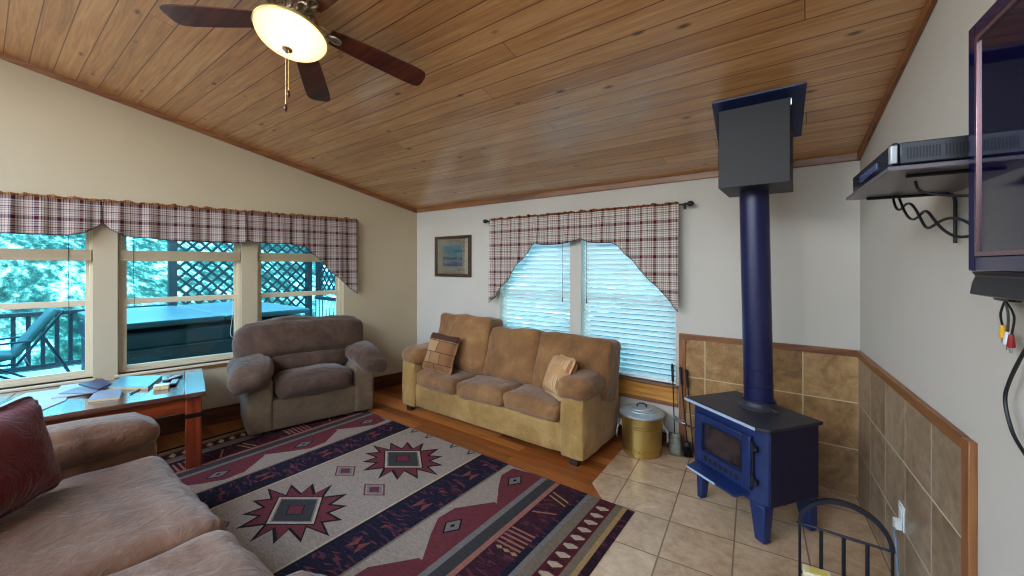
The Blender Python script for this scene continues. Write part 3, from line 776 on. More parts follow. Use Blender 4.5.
# scatter cushions on the tan sofa
def patch_pillow(name, label, cols, loc, rot, size=.40, seed=0, thick=.13):
    t = NT(name + '_cloth_%d' % seed); v = t.coord()
    sx = t.n('SeparateXYZ'); t.l(v, sx.inputs[0])
    st, mode = cols
    if mode == 'blocks':
        br = t.n('TexBrick'); mp = t.coord(scale=(1, 1, 1), rot=(PI / 2, 0, 0)); t.l(mp, br.inputs['Vector'])
        br.inputs['Scale'].default_value = 5.2; br.inputs['Mortar Size'].default_value = .022; br.squash = .6; br.squash_frequency = 2
        br.inputs['Brick Width'].default_value = 1.1; br.inputs['Row Height'].default_value = .62
        br.inputs['Color1'].default_value = lin(st[0]); br.inputs['Color2'].default_value = lin(st[1]); br.inputs['Mortar'].default_value = lin(st[2]); br.inputs['Bias'].default_value = -.1
        col = t.mix(t.math('GREATER_THAN', sx.outputs[2], size * .5 - .075), br.outputs[0], lin(st[3]))
        wv = t.n('TexWave'); t.l(mp, wv.inputs[0]); wv.inputs['Scale'].default_value = 12; wv.inputs['Distortion'].default_value = 3
        col = t.mix(t.math('MULTIPLY', wv.outputs['Fac'], .25), col, lin(st[0]))
    else:
        wv = t.n('TexWave', wave_type='BANDS', bands_direction='X'); t.l(t.coord(scale=(1, 1, .5)), wv.inputs[0]); wv.inputs['Scale'].default_value = 9; wv.inputs['Distortion'].default_value = 2.5; wv.inputs['Detail'].default_value = 1
        col = t.ramp(wv.outputs['Fac'], [(0, st[0]), (.55, st[1]), (.8, st[2])], 'CONSTANT')
        f = t.noise(v, 5, 2); col = t.mix(t.math('GREATER_THAN', f, .56), col, lin(st[3]))
    t.bsdf(col, .85, 0, t.bump(t.noise(v, 120, 2), .3, .003), .2)
    def shp(o, p):
        e = (p.x ** 2) * (p.z ** 2)
        k_ = max(0, 1 - .92 * max(abs(p.x), abs(p.z)) ** 5)
        return Vector((o.x * (1 - .07 * (1 - p.z ** 2)), o.y * k_ if True else o.y, o.z * (1 - .07 * (1 - p.x ** 2))))
    mb = MB().blob((size, thick, size), .05, (0, .03, 0), 12, .01, 7, None, seed=seed, shape=shp)
    o = mb.build(name, t.m, None, angle=70); o.location = loc; o.rotation_euler = rot
    return tag(o, label, 'cushion')
patch_pillow('scatter_cushion', 'brown and beige block patterned cushion at the corner end of the tan sofa', (((140, 96, 62), (196, 164, 120), (74, 44, 34), (66, 40, 38)), 'blocks'), (-3.14, 2.94, .645), (math.radians(-20), math.radians(4), math.radians(6)), .41, 2)
patch_pillow('scatter_cushion', 'gold striped rust cushion leaning on the sofa arm near the ash bucket', (((196, 158, 112), (218, 186, 140), (160, 108, 74), (186, 140, 96)), 'rings'), (-1.72, 2.98, .63), (math.radians(-24), math.radians(-4), math.radians(-36)), .37, 4, .14)

# ------------------------------------------------------------------ brown armchair
def build_chair():
    r = thing('armchair', 'wide taupe suede armchair with rolled arms in front of the deck window', 'armchair', (-3.90, 2.0, 0), math.radians(-14.5))
    # local: +X toward the room (front), Y across (towards the corner)
    m = M['chair']; hw = .575; xf = .02; xb = -.62
    mb = MB().blob((.56, 2 * hw - .34, .29), .03, (.01, 0, 0), 8, .004, 5, T(xf - .31, 0, .02 + .145)); mb.build('base', M['chairb'], r)
    mb = MB().blob((.60, 2 * hw - .46, .21), .085, (.03, 0, .04), 12, .016, 4.5, T(xf - .27, 0, .395, ry=math.radians(-3)), seed=2); mb.build('seat_cushion', m, r)
    for s in (-1, 1):
        mb = MB().blob((.64, .21, .50), .04, (.0, .015, 0), 8, .005, 5, T(xf - .33, s * (hw - .105), .27)); a = mb.build('arm', M['chairb'], r)
        def shp(o, p, s=s):
            dr = max(0, p.x) ** 2
            return Vector((o.x, o.y + s * .05 * dr, o.z - .05 * dr + .03 * (1 - p.x) * .5))
        mb = MB().blob((.60, .33, .20), .098, (.02, .02, .02), 12, .018, 4.5, T(xf - .22, s * (hw - .05), .575, rx=s * math.radians(-12)), seed=s + 7, shape=shp); mb.build('arm_pad', m, a)
    mb = MB().blob((.2, 2 * hw - .12, .86), .07, (0, 0, 0), 9, .006, 5, T(xb + .10, 0, .47, ry=math.radians(-3))); mb.build('back_frame', m, r)
    mb = MB().blob((.20, 2 * hw - .36, .22), .08, (.03, 0, .02), 10, .012, 5, T(xb + .26, 0, .575, ry=math.radians(-8)), seed=11); mb.build('lumbar_cushion', m, r)
    def shp(o, p):
        return Vector((o.x, o.y * (1 - .05 * max(0, p.z) ** 2), o.z - .02 * abs(p.y) ** 3))
    mb = MB().blob((.25, 2 * hw + .07, .39), .10, (.05, 0, .015), 16, .022, 4.2, T(xb + .22, -.035, .815, ry=math.radians(-10)), seed=13, shape=shp); mb.build('back_cushion', m, r)
    for sx in (xf - .06, xb + .08):
        for s in (-1, 1):
            mb = MB().lathe([(.022, 0), (.028, .01), (.028, .03)], 14, 0, T(sx, s * (hw - .1), .0)); mb.build('foot', M['foot'], r)
    r.location.z = RZ + .001
    return r
build_chair()

# ------------------------------------------------------------------ foreground sofa
def build_couch():
    x0, x1, yf = -3.455, -1.0, .685
    r = thing('suede_couch', 'grey brown suede couch in the near left corner', 'sofa', (-2.3, .2, RZ + .001))
    ox, oy = -2.3, .2; m = M['couch']
    mb = MB().blob((x1 - x0 - .5, .80, .22), .03, (0, 0, 0), 8, .004, 5, T((x0 + x1) / 2 - ox, yf - .50 - oy, .17)); mb.build('base', m, r)
    for s, xx in ((-1, x0 + .16), (1, x1 - .14)):
        mb = MB().blob((.25, 1.2, .50), .05, (.01, .01, 0), 8, .006, 5, T(xx - ox, yf - .63 - oy, .30)); a = mb.build('arm', m, r)
        def shp(o, p): return Vector((o.x, o.y, o.z - .035 * max(0, -p.y) - .02 * max(0, p.y) ** 4))
        mb = MB().blob((.33, 1.2, .18), .088, (.01, .02, .03), 13, .010, 3.5, T(xx - ox, yf - .62 - oy, .565), seed=21 + s, shape=shp); mb.build('arm_pad', m, a)
    for i, (a, b) in enumerate(((-3.14, -2.045), (-2.04, -1.27))):
        mb = MB().blob((b - a, 1.0, .19), .08, (.0, .015, .035), 16, .020, 4.2, T((a + b) / 2 - ox, yf - .525 - oy, .362), seed=31 + i); mb.build('seat_cushion', m, r)
        mb = MB().blob((b - a, .24, .48), .09, (0, .05, .02), 12, .018, 4.5, T((a + b) / 2 - ox, -.47 - oy, .66, rx=math.radians(-10)), seed=41 + i); mb.build('back_cushion', m, r)
    mb = MB().blob((x1 - x0 - .4, .22, .62), .06, (0, 0, 0), 8, .006, 5, T((x0 + x1) / 2 - ox, -.68 - oy, .45)); mb.build('back_frame', m, r)
    for sx in (x0 + .15, x1 - .15):
        for y_ in (yf - .14, -.55):
            mb = MB().box(sx - ox - .03, sx - ox + .03, y_ - oy - .03, y_ - oy + .03, 0, .07); mb.build('foot', M['foot'], r, .005)
build_couch()
def shp(o, p):
    k_ = max(.0, 1 - .92 * max(abs(p.x), abs(p.z)) ** 5)
    return Vector((o.x * (1 - .08 * (1 - p.z ** 2)), o.y * k_, o.z * (1 - .08 * (1 - p.x ** 2))))
mb = MB().blob((.47, .16, .47), .05, (0, .03, 0), 14, .014, 6, None, seed=50, shape=shp)
o = mb.build('throw_pillow', M['maroon'], None, angle=70); e1 = Vector((.74, -.67, 0)).normalized(); e2 = Vector((.043, -.37, .93)); e2 = (e2 - e1 * e2.dot(e1)).normalized(); e3 = e2.cross(e1)
o.location = (-2.766, .046, .735); o.rotation_euler = Matrix((e1, e3, e2)).transposed().to_euler()
tag(o, 'dark maroon velvet pillow on the near left couch', 'pillow')

# ------------------------------------------------------------------ coffee table
TZ = .60
TA = math.radians(14)  # long axis leans like this
def build_table():
    r = thing('coffee_table', 'mahogany coffee table with a glossy top below the deck windows', 'table', (-3.762, 1.063, 0), -TA)
    # local: origin at the front right corner; -Y runs along the front to the left, -X to the wall
    Lh, Dp = 1.26, .90
    mb = MB()
    mb.box(-Dp, 0, -Lh + .13, -.13, TZ - .035, TZ)
    t1 = mb.build('tabletop', M['ttop'], r, .004)
    for a, b in ((-.129, 0), (-Lh, -Lh + .129)):
        MB().box(-Dp, 0, a, b, TZ - .035, TZ).build('breadboard_end', woodmat('breadboard', (66, 36, 30), (100, 60, 48), (126, 84, 68), 'X', 2, .22, 1.), t1, .004)
    mb = MB().box(-.065, -.04, -Lh + .1, -.1, TZ - .15, TZ - .036); mb.build('apron', M['mahog'], r, .003)
    mb = MB().box(-Dp + .04, -Dp + .065, -Lh + .1, -.1, TZ - .15, TZ - .036); mb.build('apron', M['mahog'], r, .003)
    for y in (-.075, -Lh + .05):
        mb = MB().box(-Dp + .1, -.1, y, y + .025, TZ - .15, TZ - .036); mb.build('apron', M['mahogz'], r, .003)
    for x in (-.085, -Dp + .075):
        for y in (-.075, -Lh + .075):
            mb = MB().box(x - .05, x + .05, y - .05, y + .05, RZ, TZ - .036); l_ = mb.build('leg', M['mahogz'], r, .008)
            MB().box(x - .054, x + .054, y - .054, y + .054, TZ - .20, TZ - .165).build('band', M['band'], l_, .003)
    return r
build_table()
def on_table(name, label, cat, pts, h, m, edge=None, z0=0, group=None):
    """a flat thing lying on the table, outline pts in world xy"""
    cx = sum(p[0] for p in pts) / len(pts); cy = sum(p[1] for p in pts) / len(pts)
    q = [(x - cx, y - cy) for x, y in pts]
    ar = sum(a[0] * b[1] - b[0] * a[1] for a, b in zip(q, q[1:] + q[:1]))
    if ar < 0: q = q[::-1]
    if edge is None:
        o = MB().prism(q, 0, h).build(name, m, None, .001)
        o.location = (cx, cy, TZ + .0008 + z0); return tag(o, label, cat, group)
    r = thing(name, label, cat, (cx, cy, TZ + .0008 + z0), 0, group)
    MB().prism([(x * .985, y * .985) for x, y in q], .002, h - .002).build('pages', edge, r)
    MB().prism(q, 0, .002).prism(q, h - .002, h).build('cover', m, r, .0008)
    return r
on_table('newspaper', 'white newspaper spread at the left end of the coffee table', 'newspaper', [(-4.06, .20), (-4.30, .38), (-4.72, .45), (-4.78, .22), (-4.35, .02)], .004, M['paper'])
on_table('newspaper', 'folded pale newspaper beside the window end of the coffee table', 'newspaper', [(-4.42, .32), (-4.36, .50), (-4.76, .58), (-4.80, .40)], .010, M['paper'], z0=.005)
on_table('magazine', 'grey magazine lying half under the navy one', 'magazine', [(-4.48, .36), (-4.30, .52), (-4.42, .62), (-4.60, .46)], .006, M['gpaper'], z0=.016)
on_table('magazine', 'dark navy magazine between the newspapers and the teal book', 'magazine', [(-4.34, .55), (-4.47, .64), (-4.72, .62), (-4.66, .48)], .012, M['navyb'], z0=.024)
on_table('hardcover_book', 'large teal hardcover book in the middle of the coffee table', 'book', [(-4.43, .60), (-4.16, .80), (-4.50, .96), (-4.72, .74)], .024, M['tealb'], M['pages'])
on_table('hardcover_book', 'small grey blue hardcover book at the front of the coffee table', 'book', [(-4.12, .47), (-4.03, .62), (-4.30, .675), (-4.37, .54)], .018, M['greyb'], M['pages'])
def remote(label, loc, rz):
    r = thing('remote_control', label, 'remote control', loc, rz, 'remote controls on the coffee table')
    MB().box(-.085, .085, -.024, .024, 0, .020).build('case', M['black'], r, .006)
    mb = MB()
    for i in range(5):
        for j in range(3): mb.box(-.06 + i * .024, -.048 + i * .024, -.017 + j * .013, -.009 + j * .013, .020, .0225)
    mb.build('buttons', M['cardw'], r, .001)
remote('black remote control nearest the right end of the coffee table', (-4.20, .97, TZ + .001), math.radians(160))
remote('black remote control lying behind the card box on the coffee table', (-4.36, 1.0, TZ + .001), math.radians(130))
r = thing('card_box', 'small tan and white card box beside the remote controls', 'box', (-4.10, .87, TZ + .001), math.radians(70))
MB().box(-.045, .045, -.032, .032, 0, .03).build('case', plain('card_case', (206, 186, 140), .5, 0, .3, 40), r, .002)
MB().box(-.046, .046, -.033, .033, .03, .036).build('lid', M['cardw'], r, .002)
r = thing('pen', 'dark pen lying in front of the teal book', 'pen', (-4.17, .73, TZ + .006), math.radians(145))
MB().tube([(-.07, 0, 0), (.05, 0, 0), (.066, 0, 0), (.074, 0, 0)], [.005, .005, .003, .0008], 8).build('barrel', M['navyb'], r)
MB().box(-.07, -.03, -.0015, .0015, .0048, .0075).build('clip', M['chrome'], r)
r = thing('pen', 'dark pencil lying behind the teal book at the window side', 'pen', (-4.60, .90, TZ + .005), math.radians(120))
MB().tube([(-.08, 0, 0), (.07, 0, 0), (.09, 0, 0)], [.004, .004, .0008], 6).build('barrel', M['black'], r)

# ------------------------------------------------------------------ framed picture
def build_picture():
    x0, x1, z0, z1 = -3.925, -3.295, 1.432, 1.945
    r = thing('framed_picture', 'small dark framed lake picture hanging left of the plaid valance', 'picture', ((x0 + x1) / 2, D, (z0 + z1) / 2))
    w, h = (x1 - x0) / 2, (z1 - z0) / 2
    mb = MB()
    for a, b, c_, d in ((-w, -w + .042, -h, h), (w - .042, w, -h, h), (-w + .042, w - .042, -h, -h + .038), (-w + .042, w - .042, h - .038, h)): mb.box(a, b, -.028, -.002, c_, d)
    mb.build('frame', M['pframe'], r, .004)
    MB().box(-w + .04, w - .04, -.012, -.004, -h + .036, h - .036).build('mat_board', M['mat'], r)
    t = NT('lake_print'); v = t.coord(); s = t.n('SeparateXYZ'); t.l(v, s.inputs[0])
    n_ = t.noise(t.coord(scale=(3, 1, 9)), 4, 4, .6); zz = t.math('ADD', s.outputs[2], t.math('MULTIPLY', t.math('SUBTRACT', n_, .5), .10))
    col = t.ramp(t.rng(zz, -.14, .14, 0, 1), [(0, (84, 74, 130)), (.16, (120, 110, 160)), (.30, (170, 190, 196)), (.42, (44, 52, 52)), (.5, (150, 196, 196)), (.72, (112, 160, 158)), (.9, (120, 176, 204))])
    t.bsdf(col, .4)
    MB().box(-.175, .165, -.0135, -.0122, -.12, .135).build('print', t.m, r)
    MB().box(-w + .041, w - .041, -.018, -.016, -h + .037, h - .037).build('picture_glass', M['pglass'], r)
build_picture()

# ------------------------------------------------------------------ wood stove
SA = math.radians(-35.4)
def build_stove():
    r = thing('wood_stove', 'dark blue black wood stove on four legs in the tiled corner', 'stove', (-.315, 2.98, .006), SA)
    m = M['stove']; W, Dp = .285, .20
    mb = MB()
    # body with clipped front corners
    c_ = .045
    pts = [(-W + c_, -Dp - .015), (W - c_, -Dp - .015), (W, -Dp + .02), (W, Dp), (-W, Dp), (-W, -Dp + .02)]
    mb.prism(pts, .20, .632); mb.build('body', m, r, .006)
    pts = [(-W - .02, -Dp - .03), (W - .03, -Dp - .045), (W + .02, -Dp + .0), (W + .022, Dp + .012), (-W - .022, Dp + .012)]
    tp = MB().prism(pts, .632, .652).build('top_plate', M['stovetop'], r, .003)
    MB().box(-W - .018, W - .035, -Dp - .051, -Dp - .046, .634, .651, mat=T(0, 0, 0)).build('front_strip', M['edge'], tp, .001)
    MB().box(W, W + .004, -Dp + .022, Dp - .001, .202, .63).build('side_shade_panel', plain('stove_side_shade', (22, 20, 52), .5, .1), r, .002)  # shade on the stove's right side, put in as a darker panel
    # door
    y = -Dp - .016
    mb = MB(); frame_boxes(mb, y - .03, y, -.205, .215, .275, .585, .062, 'X', wb=.085, wt=.05); d = mb.build('door', m, r, .006)
    MB().box(-.146, .156, y - .012, y - .004, .356, .538).build('door_glass', M['soot'], d)
    mb = MB(); frame_boxes(mb, y - .036, y - .030, -.150, .160, .352, .542, .008, 'X'); mb.build('glass_rim', M['iron'], d, .002)
    mb = MB()
    for i in range(7): mb.box(-.13 + i * .04, -.105 + i * .04, y - .034, y - .028, .295, .325)
    mb.build('air_louvre', M['iron'], d, .003)
    for z in (.335, .525):
        mb = MB().tube([(.222, y - .018, z - .028), (.222, y - .018, z + .028)], .012, 12).box(.215, .25, y - .024, y - .004, z - .016, z + .016).lathe([(0, 0), (.012, .003), (.014, .012), (.008, .02)], 12, 0, T(.25, y - .02, z, rx=PI / 2)); mb.build('hinge', M['iron'], d, .002)
    mb = MB().tube([(.221, y - .016, .30), (.221, y - .016, .56)], .006, 8); mb.build('hinge_pin', M['iron'], d)
    # latch with a coil handle
    h_ = MB().tube([(-.2, y - .03, .47), (-.225, y - .05, .475), (-.25, y - .075, .485)], .007, 8).build('latch', M['iron'], d)
    pts = []
    for i in range(121):
        a = i / 120; ph = a * 11 * 2 * PI
        pts.append((-.25 - .075 * a + .0 * a, y - .075 - .03 * a + .012 * math.cos(ph), .488 + .024 * a + .012 * math.sin(ph)))
    MB().tube(pts, .0034, 6).build('coil_handle', M['chrome'], d)
    # ash lip
    mb = MB()
    vs = [(-.22, y, .235), (.19, y, .235), (.16, y - .085, .215), (-.215, y - .095, .215), (-.22, y, .25), (.19, y, .25), (.16, y - .085, .228), (-.215, y - .095, .228)]
    mb.add(vs, [(3, 2, 1, 0), (4, 5, 6, 7), (0, 1, 5, 4), (1, 2, 6, 5), (2, 3, 7, 6), (3, 0, 4, 7)])
    lp = mb.build('ash_lip', m, r, .002)
    MB().bar((-.213, y - .096, .223), (.02, y - .091, .223), .004, .012).build('lip_edge', M['edge'], lp)
    for sx in (-1, 1):
        for sy in (-1, 1):
            mb = MB(); a = .06; b = .032; x = sx * (W - (.050 if sx > 0 else .085)); yy = sy * (Dp - .035) - (.015 if sy < 0 else 0)
            a = .05 if sx > 0 else .03
            tp_ = [(-a if sx > 0 else -a * .4, -.04), (a if sx > 0 else a * .4 + .035, -.04), (a if sx > 0 else a * .4 + .035, .035), (-a if sx > 0 else -a * .4, .035)]
            if sx < 0: tp_ = [(-a, -.04), (a, -.04), (a, .035), (-a, .035)]
            bt = [(x_ * .62 + (.018 if sx > 0 else 0), y_ * .7 + (-.012 if sy < 0 else .01)) for x_, y_ in tp_]
            vs = [(x + p[0], yy + p[1], 0.002) for p in bt] + [(x + p[0], yy + p[1], .21) for p in tp_]
            mb.add(vs, [(3, 2, 1, 0), (4, 5, 6, 7), (0, 1, 5, 4), (1, 2, 6, 5), (2, 3, 7, 6), (3, 0, 4, 7)]); mb.build('leg', m, r, .008)
    # flue collar and damper handle on the top
    px, py = .0, .072
    MB().lathe([(.118, .652), (.118, .660), (.104, .672), (.098, .69), (.098, .70)], 40, 0, T(px, py, 0)).build('flue_collar', M['stovetop'], tp)
    MB().tube([(px + .095, py - .02, .672), (px + .15, py - .035, .674)], .006, 8).tube([(px + .15, py - .035, .674), (px + .175, py - .05, .672)], .009, 8).build('damper_handle', M['chrome'], tp)
    return r, T(-.315, 2.98, .006, rz=SA) @ Vector((px, py, 0))
stove, PC = build_stove()
PX, PY = PC.x, PC.y
r = thing('stove_pipe', 'tall round dark blue stove pipe rising from the stove to the ceiling box', 'stove pipe', (PX, PY, .707))
MB().lathe([(.084, .008), (.084, 1.35)], 48).build('pipe', M['pipe'], r)
r.rotation_euler = (0, math.radians(-1.1), 0)
for z in (.09, .19): MB().lathe([(.0845, z), (.0865, z + .002), (.0865, z + .010), (.0845, z + .012)], 48).build('seam', M['pipe'], r)
MB().lathe([(.0, 0), (.092, 0.0), (.092, .012), (.084, .014)], 48).build('collar', M['pipe'], r)
# support box
bx0, bx1, by0, by1, bz = -.463, -.093, 2.765, 3.19, 2.055
r = thing('chimney_box', 'square black metal support box where the stove pipe meets the ceiling', 'chimney box', ((bx0 + bx1) / 2, by0, bz))
w_ = (bx1 - bx0) / 2
mb = MB(); dp = by1 - by0
zt0 = zceil(by0) - bz + .02; zt1 = zceil(by1) - bz + .02
vs = [(-w_, 0, 0), (w_, 0, 0), (w_, dp, 0), (-w_, dp, 0), (-w_, 0, zt0), (w_, 0, zt0), (w_, dp, zt1), (-w_, dp, zt1)]
mb.add(vs, [(4, 5, 6, 7), (0, 1, 5, 4), (1, 2, 6, 5), (2, 3, 7, 6), (3, 0, 4, 7)])
mb.add([(-w_, 0, 0), (w_, 0, 0), (w_, dp, 0), (-w_, dp, 0)] , [(3, 2, 1, 0)])
mb.build('box', M['boxm'], r, .004)
pl = [(-.435, 2.672), (-.022, 2.672), (-.022, 3.26), (-.512, 3.26)]
pl = [(-.484, 2.672), (-.018, 2.672), (-.05, 3.215), (-.535, 3.215)]
cx_ = (bx0 + bx1) / 2
mb = MB()
vs = [(x - cx_, y - by0, zceil(y) - bz - .012) for x, y in pl] + [(x - cx_, y - by0, zceil(y) - bz - .001) for x, y in pl]
mb.add(vs, [(3, 2, 1, 0), (4, 5, 6, 7), (0, 1, 5, 4), (1, 2, 6, 5), (2, 3, 7, 6), (3, 0, 4, 7)]); mb.build('ceiling_plate', M['stove'], r, .002)
MB().box(w_ - .001, w_ + .004, .01, .022, zt0 - .07, zt0 - .012).build('clip', M['chrome'], r)

# ------------------------------------------------------------------ ash bucket
BUX, BUY = -1.145, 3.36
r = thing('ash_bucket', 'brass ash bucket with a galvanized lid between the sofa and the stove', 'bucket', (BUX, BUY, .0065), math.radians(20)); r.scale = (1.06, 1.06, 1.05)
BK = 1.09
pr_ = [(.140, 0), (.146, .004), (.146, .012)]
pr_ += [(.147 + .012 * i / 10, .012 + .29 * i / 10) for i in range(11)] + [(.163, .305), (.160, .312)]
MB().lathe(pr_, 40).build('pail', M['brass'], r)
for z in (.035, .05, .215, .235):
    rr_ = .147 + .012 * (z - .012) / .29
    MB().lathe([(rr_, z), (rr_ + .0045, z + .003), (rr_ + .0045, z + .009), (rr_, z + .012)], 40).build('hoop', M['brass'], r)
mb = MB().lathe([(.172, .308), (.174, .314), (.172, .322), (.150, .335), (.12, .34), (.118, .345), (.085, .349), (.083, .354), (.045, .357), (0, .358)], 40)
ld = mb.build('lid', M['galv'], r)
MB().tube(spline([(-.035, 0, .356), (-.03, 0, .378), (0, 0, .386), (.03, 0, .378), (.035, 0, .356)]), .006, 8).build('lid_handle', M['iron'], ld)
for s in (-1, 1):
    e = MB().box(s * .158 - .006, s * .158 + .006, -.03, .03, .20, .25).build('ear', M['galv'], r, .003)
    pts = [(s * .164, -.05, .235), (s * .185, -.058, .20), (s * .192, -.055, .14), (s * .19, .0, .10), (s * .192, .055, .14), (s * .185, .058, .20), (s * .164, .05, .235)]
    MB().tube(spline(pts), .0045, 8).build('side_handle', M['galv'], r)

# ------------------------------------------------------------------ hearth tools leaning against the tile edge
def tool(name, label, base, top, head):
    b = Vector(base); t_ = Vector(top); r = thing(name, label, 'fireplace tool', base, 0, 'fireplace tools by the tile edge')
    d = t_ - b; L = d.length; u = d / L
    MB().tube([u * .12, u * (L - .14)], .005, 8).build('rod', M['iron'], r)
    MB().tube([u * (L - .15), u * (L - .14), u * (L - .08), u * (L - .01), u * L], [.006, .011, .010, .012, .004], 10).build('grip', M['black'], r)
    head(r, u)
def facing(u):
    x = Vector((0, 1, 0)).cross(u).normalized(); y = u.cross(x); return Matrix((x, y, u)).transposed().to_4x4()
def head_shovel(r, u):
    q = facing(u)
    mb = MB(); W_, H_ = .052, .18
    vs = []; n = 6
    for j in range(n + 1):
        zz = .0 + H_ * j / n
        for i in range(n + 1):
            x = (-1 + 2 * i / n) * W_ * (1 - .12 * j / n); vs.append((x, .018 * (i / n * 2 - 1) ** 2 - .01, zz))
    fs = [(j * (n + 1) + i, j * (n + 1) + i + 1, (j + 1) * (n + 1) + i + 1, (j + 1) * (n + 1) + i) for j in range(n) for i in range(n)]
    mb.add(vs, fs, 0, q); mb.build('pan', plain('shovel_pan', (118, 116, 102), .5, .4, .35, 30), r, solid=.003)
def head_brush(r, u):
    q = facing(u)
    MB().lathe([(.012, .13), (.03, .12), (.034, .10), (.03, .09)], 16, 0, q).build('ferrule', M['black'], r)
    mb = MB(); rd = random.Random(2)
    for i in range(120):
        a = rd.random() * 2 * PI; rr_ = .028 * math.sqrt(rd.random()); e_ = 1.35
        mb.tube([q @ Vector((rr_ * math.cos(a), rr_ * math.sin(a), .10)), q @ Vector((rr_ * e_ * math.cos(a), rr_ * e_ * math.sin(a), .004 + .008 * rd.random()))], .0016, 4)
    mb.build('bristles', M['black'], r)
def head_poker(r, u):
    q = facing(u)
    pts = [q @ Vector(p) for p in ((0, 0, .13), (0, 0, .05), (0, 0, .008))]
    MB().tube(pts, [.005, .005, .002], 8).tube([q @ Vector(p) for p in ((0, 0, .06), (.03, 0, .055), (.045, 0, .075))], [.005, .004, .002], 8).build('hook', M['iron'], r)
tool('fireplace_shovel', 'ash shovel with a galvanized pan leaning nearest the bucket', (-.895, 3.44, .010), (-.95, 3.555, .735), head_shovel)
tool('fireplace_brush', 'black hearth brush leaning between the shovel and the stove', (-.80, 3.47, .008), (-.885, 3.55, .72), head_brush)
tool('fireplace_poker', 'thin iron poker leaning closest to the tile edge', (-.77, 3.52, .008), (-.835, 3.552, .705), head_poker)

# ------------------------------------------------------------------ log rack
def build_rack():
    r = thing('log_rack', 'black iron log rack with an arched hoop in front of the right tile wall', 'log rack', (.122, 2.43, .006))
    w = .167
    for k_, y in ((0, 0.), (1, -.42)):
        e = MB()
        pts = [(w * math.cos(a), y, .30 + .155 * math.sin(a)) for a in [PI * i / 28 for i in range(29)]]
        # flat strap hoop
        vs = []
        for x, yy, z in pts:
            n = Vector((x / w, 0, (z - .30) / .155)).normalized()
            for a, b in ((-.009, -.012), (.009, -.012), (.009, .012), (-.009, .012)): vs.append((x + n.x * a, yy + b, z + n.z * a))
        fs = []
        for i in range(len(pts) - 1):
            for j in range(4): fs.append((i * 4 + j, i * 4 + (j + 1) % 4, (i + 1) * 4 + (j + 1) % 4, (i + 1) * 4 + j))
        e.add(vs, fs)
        if k_ == 0:
            e.build('hoop', M['iron'], r)
            MB().tube([(-w - .012, y, .30), (w + .008, y, .30)], .006, 8).build('crossbar', M['iron'], r)
        for i in (range(5) if k_ == 0 else (0, 4)):
            x = -w + 2 * w * i / 4
            MB().tube([(x, y, .30 if k_ == 0 else .1), (x, y, 0.0 if i in (0, 4) else .06)], .0062 if i in (0, 4) else .008, 8).build('upright', M['iron'], r)
        MB().tube([(-w, y, .06), (w, y, .06)], .006, 8).build('crossbar', M['iron'], r)
    for x in (-w, -w / 3, w / 3, w):
        MB().tube([(x, 0, .06), (x, -.42, .06)], .006, 8).build('base_rail', M['iron'], r)
build_rack()
r = thing('paper_packet', 'cream and yellow paper packet standing in the log rack', 'packet', (.022, 2.30, .070), math.radians(6))
MB().box(-.052, .052, -.03, .03, 0, .105).build('packet', plain('packet_cream', (226, 214, 168), .6, 0, .04), r, .004)
MB().box(-.045, .03, -.0312, -.0302, .02, .09).build('label', plain('packet_yellow', (218, 190, 84), .5, 0, .1), r)
MB().box(-.03, .04, -.02, .02, .1052, .106).build('label', plain('packet_yellow_top', (222, 196, 96), .5, 0, .1), r)

# ------------------------------------------------------------------ outlet on the tile, with its cord
p = RW(.0125, .945, .375)
r = thing('wall_outlet', 'white outlet plate on the right tile wall', 'outlet', p, BR)
MB().box(-.006, 0, -.038, .038, -.06, .06).build('plate', M['cardw'], r, .003)
for z in (-.024, .024): MB().box(-.009, -.005, -.017, .017, z - .015, z + .015).build('socket', M['cardw'], r, .003)
pts = [RW(.05, .98, .33), RW(.045, .99, .25), RW(.04, 1.0, .12), RW(.035, 1.03, .03), RW(.03, 1.15, .014), RW(.03, 1.4, .014)]
o = MB().tube(spline(pts), .005, 8).build('power_cord', plain('cord_grey', (120, 136, 158), .5), None)
tag(o, 'grey power cord hanging from the outlet down the right tile wall', 'cord')
o2 = MB().box(-.035, -.010, -.018, .018, -.02, .02).build('plug', M['cardw'], o); o2.location = RW(.0125, .96, .342); o2.rotation_euler = (0, 0, BR)

# ------------------------------------------------------------------ television on the right wall
def build_tv():
    s0, s1, z0, z1 = 2.078, 3.18, 1.562, 2.172
    r = thing('television', 'large black wall television at the right edge', 'television', (XR, D, 0), BR)
    # local: -X into the room, Y=-s
    f, b = -.158, -.098
    MB().box(f + .012, b, -s1, -s0, z0, z1).build('housing', M['tvb'], r, .006)
    mb = MB(); frame_boxes(mb, f, f + .014, -s1, -s0, z0, z1, .036); mb.build('bezel', M['tvb'], r, .003)
    mb = MB(); frame_boxes(mb, f - .001, f + .006, -s1 + .036, -s0 - .036, z0 + .036, z1 - .036, .011); mb.build('inner_trim', M['tvline'], r, .001)
    MB().box(f + .004, f + .013, -s1 + .045, -s0 - .045, z0 + .045, z1 - .045).build('screen', M['tvs'], r)
    # curved speaker bar below
    mb = MB(); prof = [(f + .004, z0 - .001), (f + .012, z0 - .012), (f + .006, z0 - .03), (f + .002, z0 - .058), (f + .02, z0 - .062), (b, z0 - .055), (b, z0 - .001)]
    n = len(prof); vs = [(x, -s0, z) for x, z in prof] + [(x, -s1, z) for x, z in prof]
    mb.add(vs, [tuple(range(n)), tuple(range(2 * n - 1, n - 1, -1))] + [(i, n + i, n + (i + 1) % n, (i + 1) % n) for i in range(n)]); mb.build('speaker_bar', M['black'], r, .002)
    mt = MB().box(b, -.012, -2.8, -2.5, 1.72, 2.02).box(-.013, -.001, -2.82, -2.48, 1.68, 2.06).build('wall_mount', M['iron'], r)
build_tv()
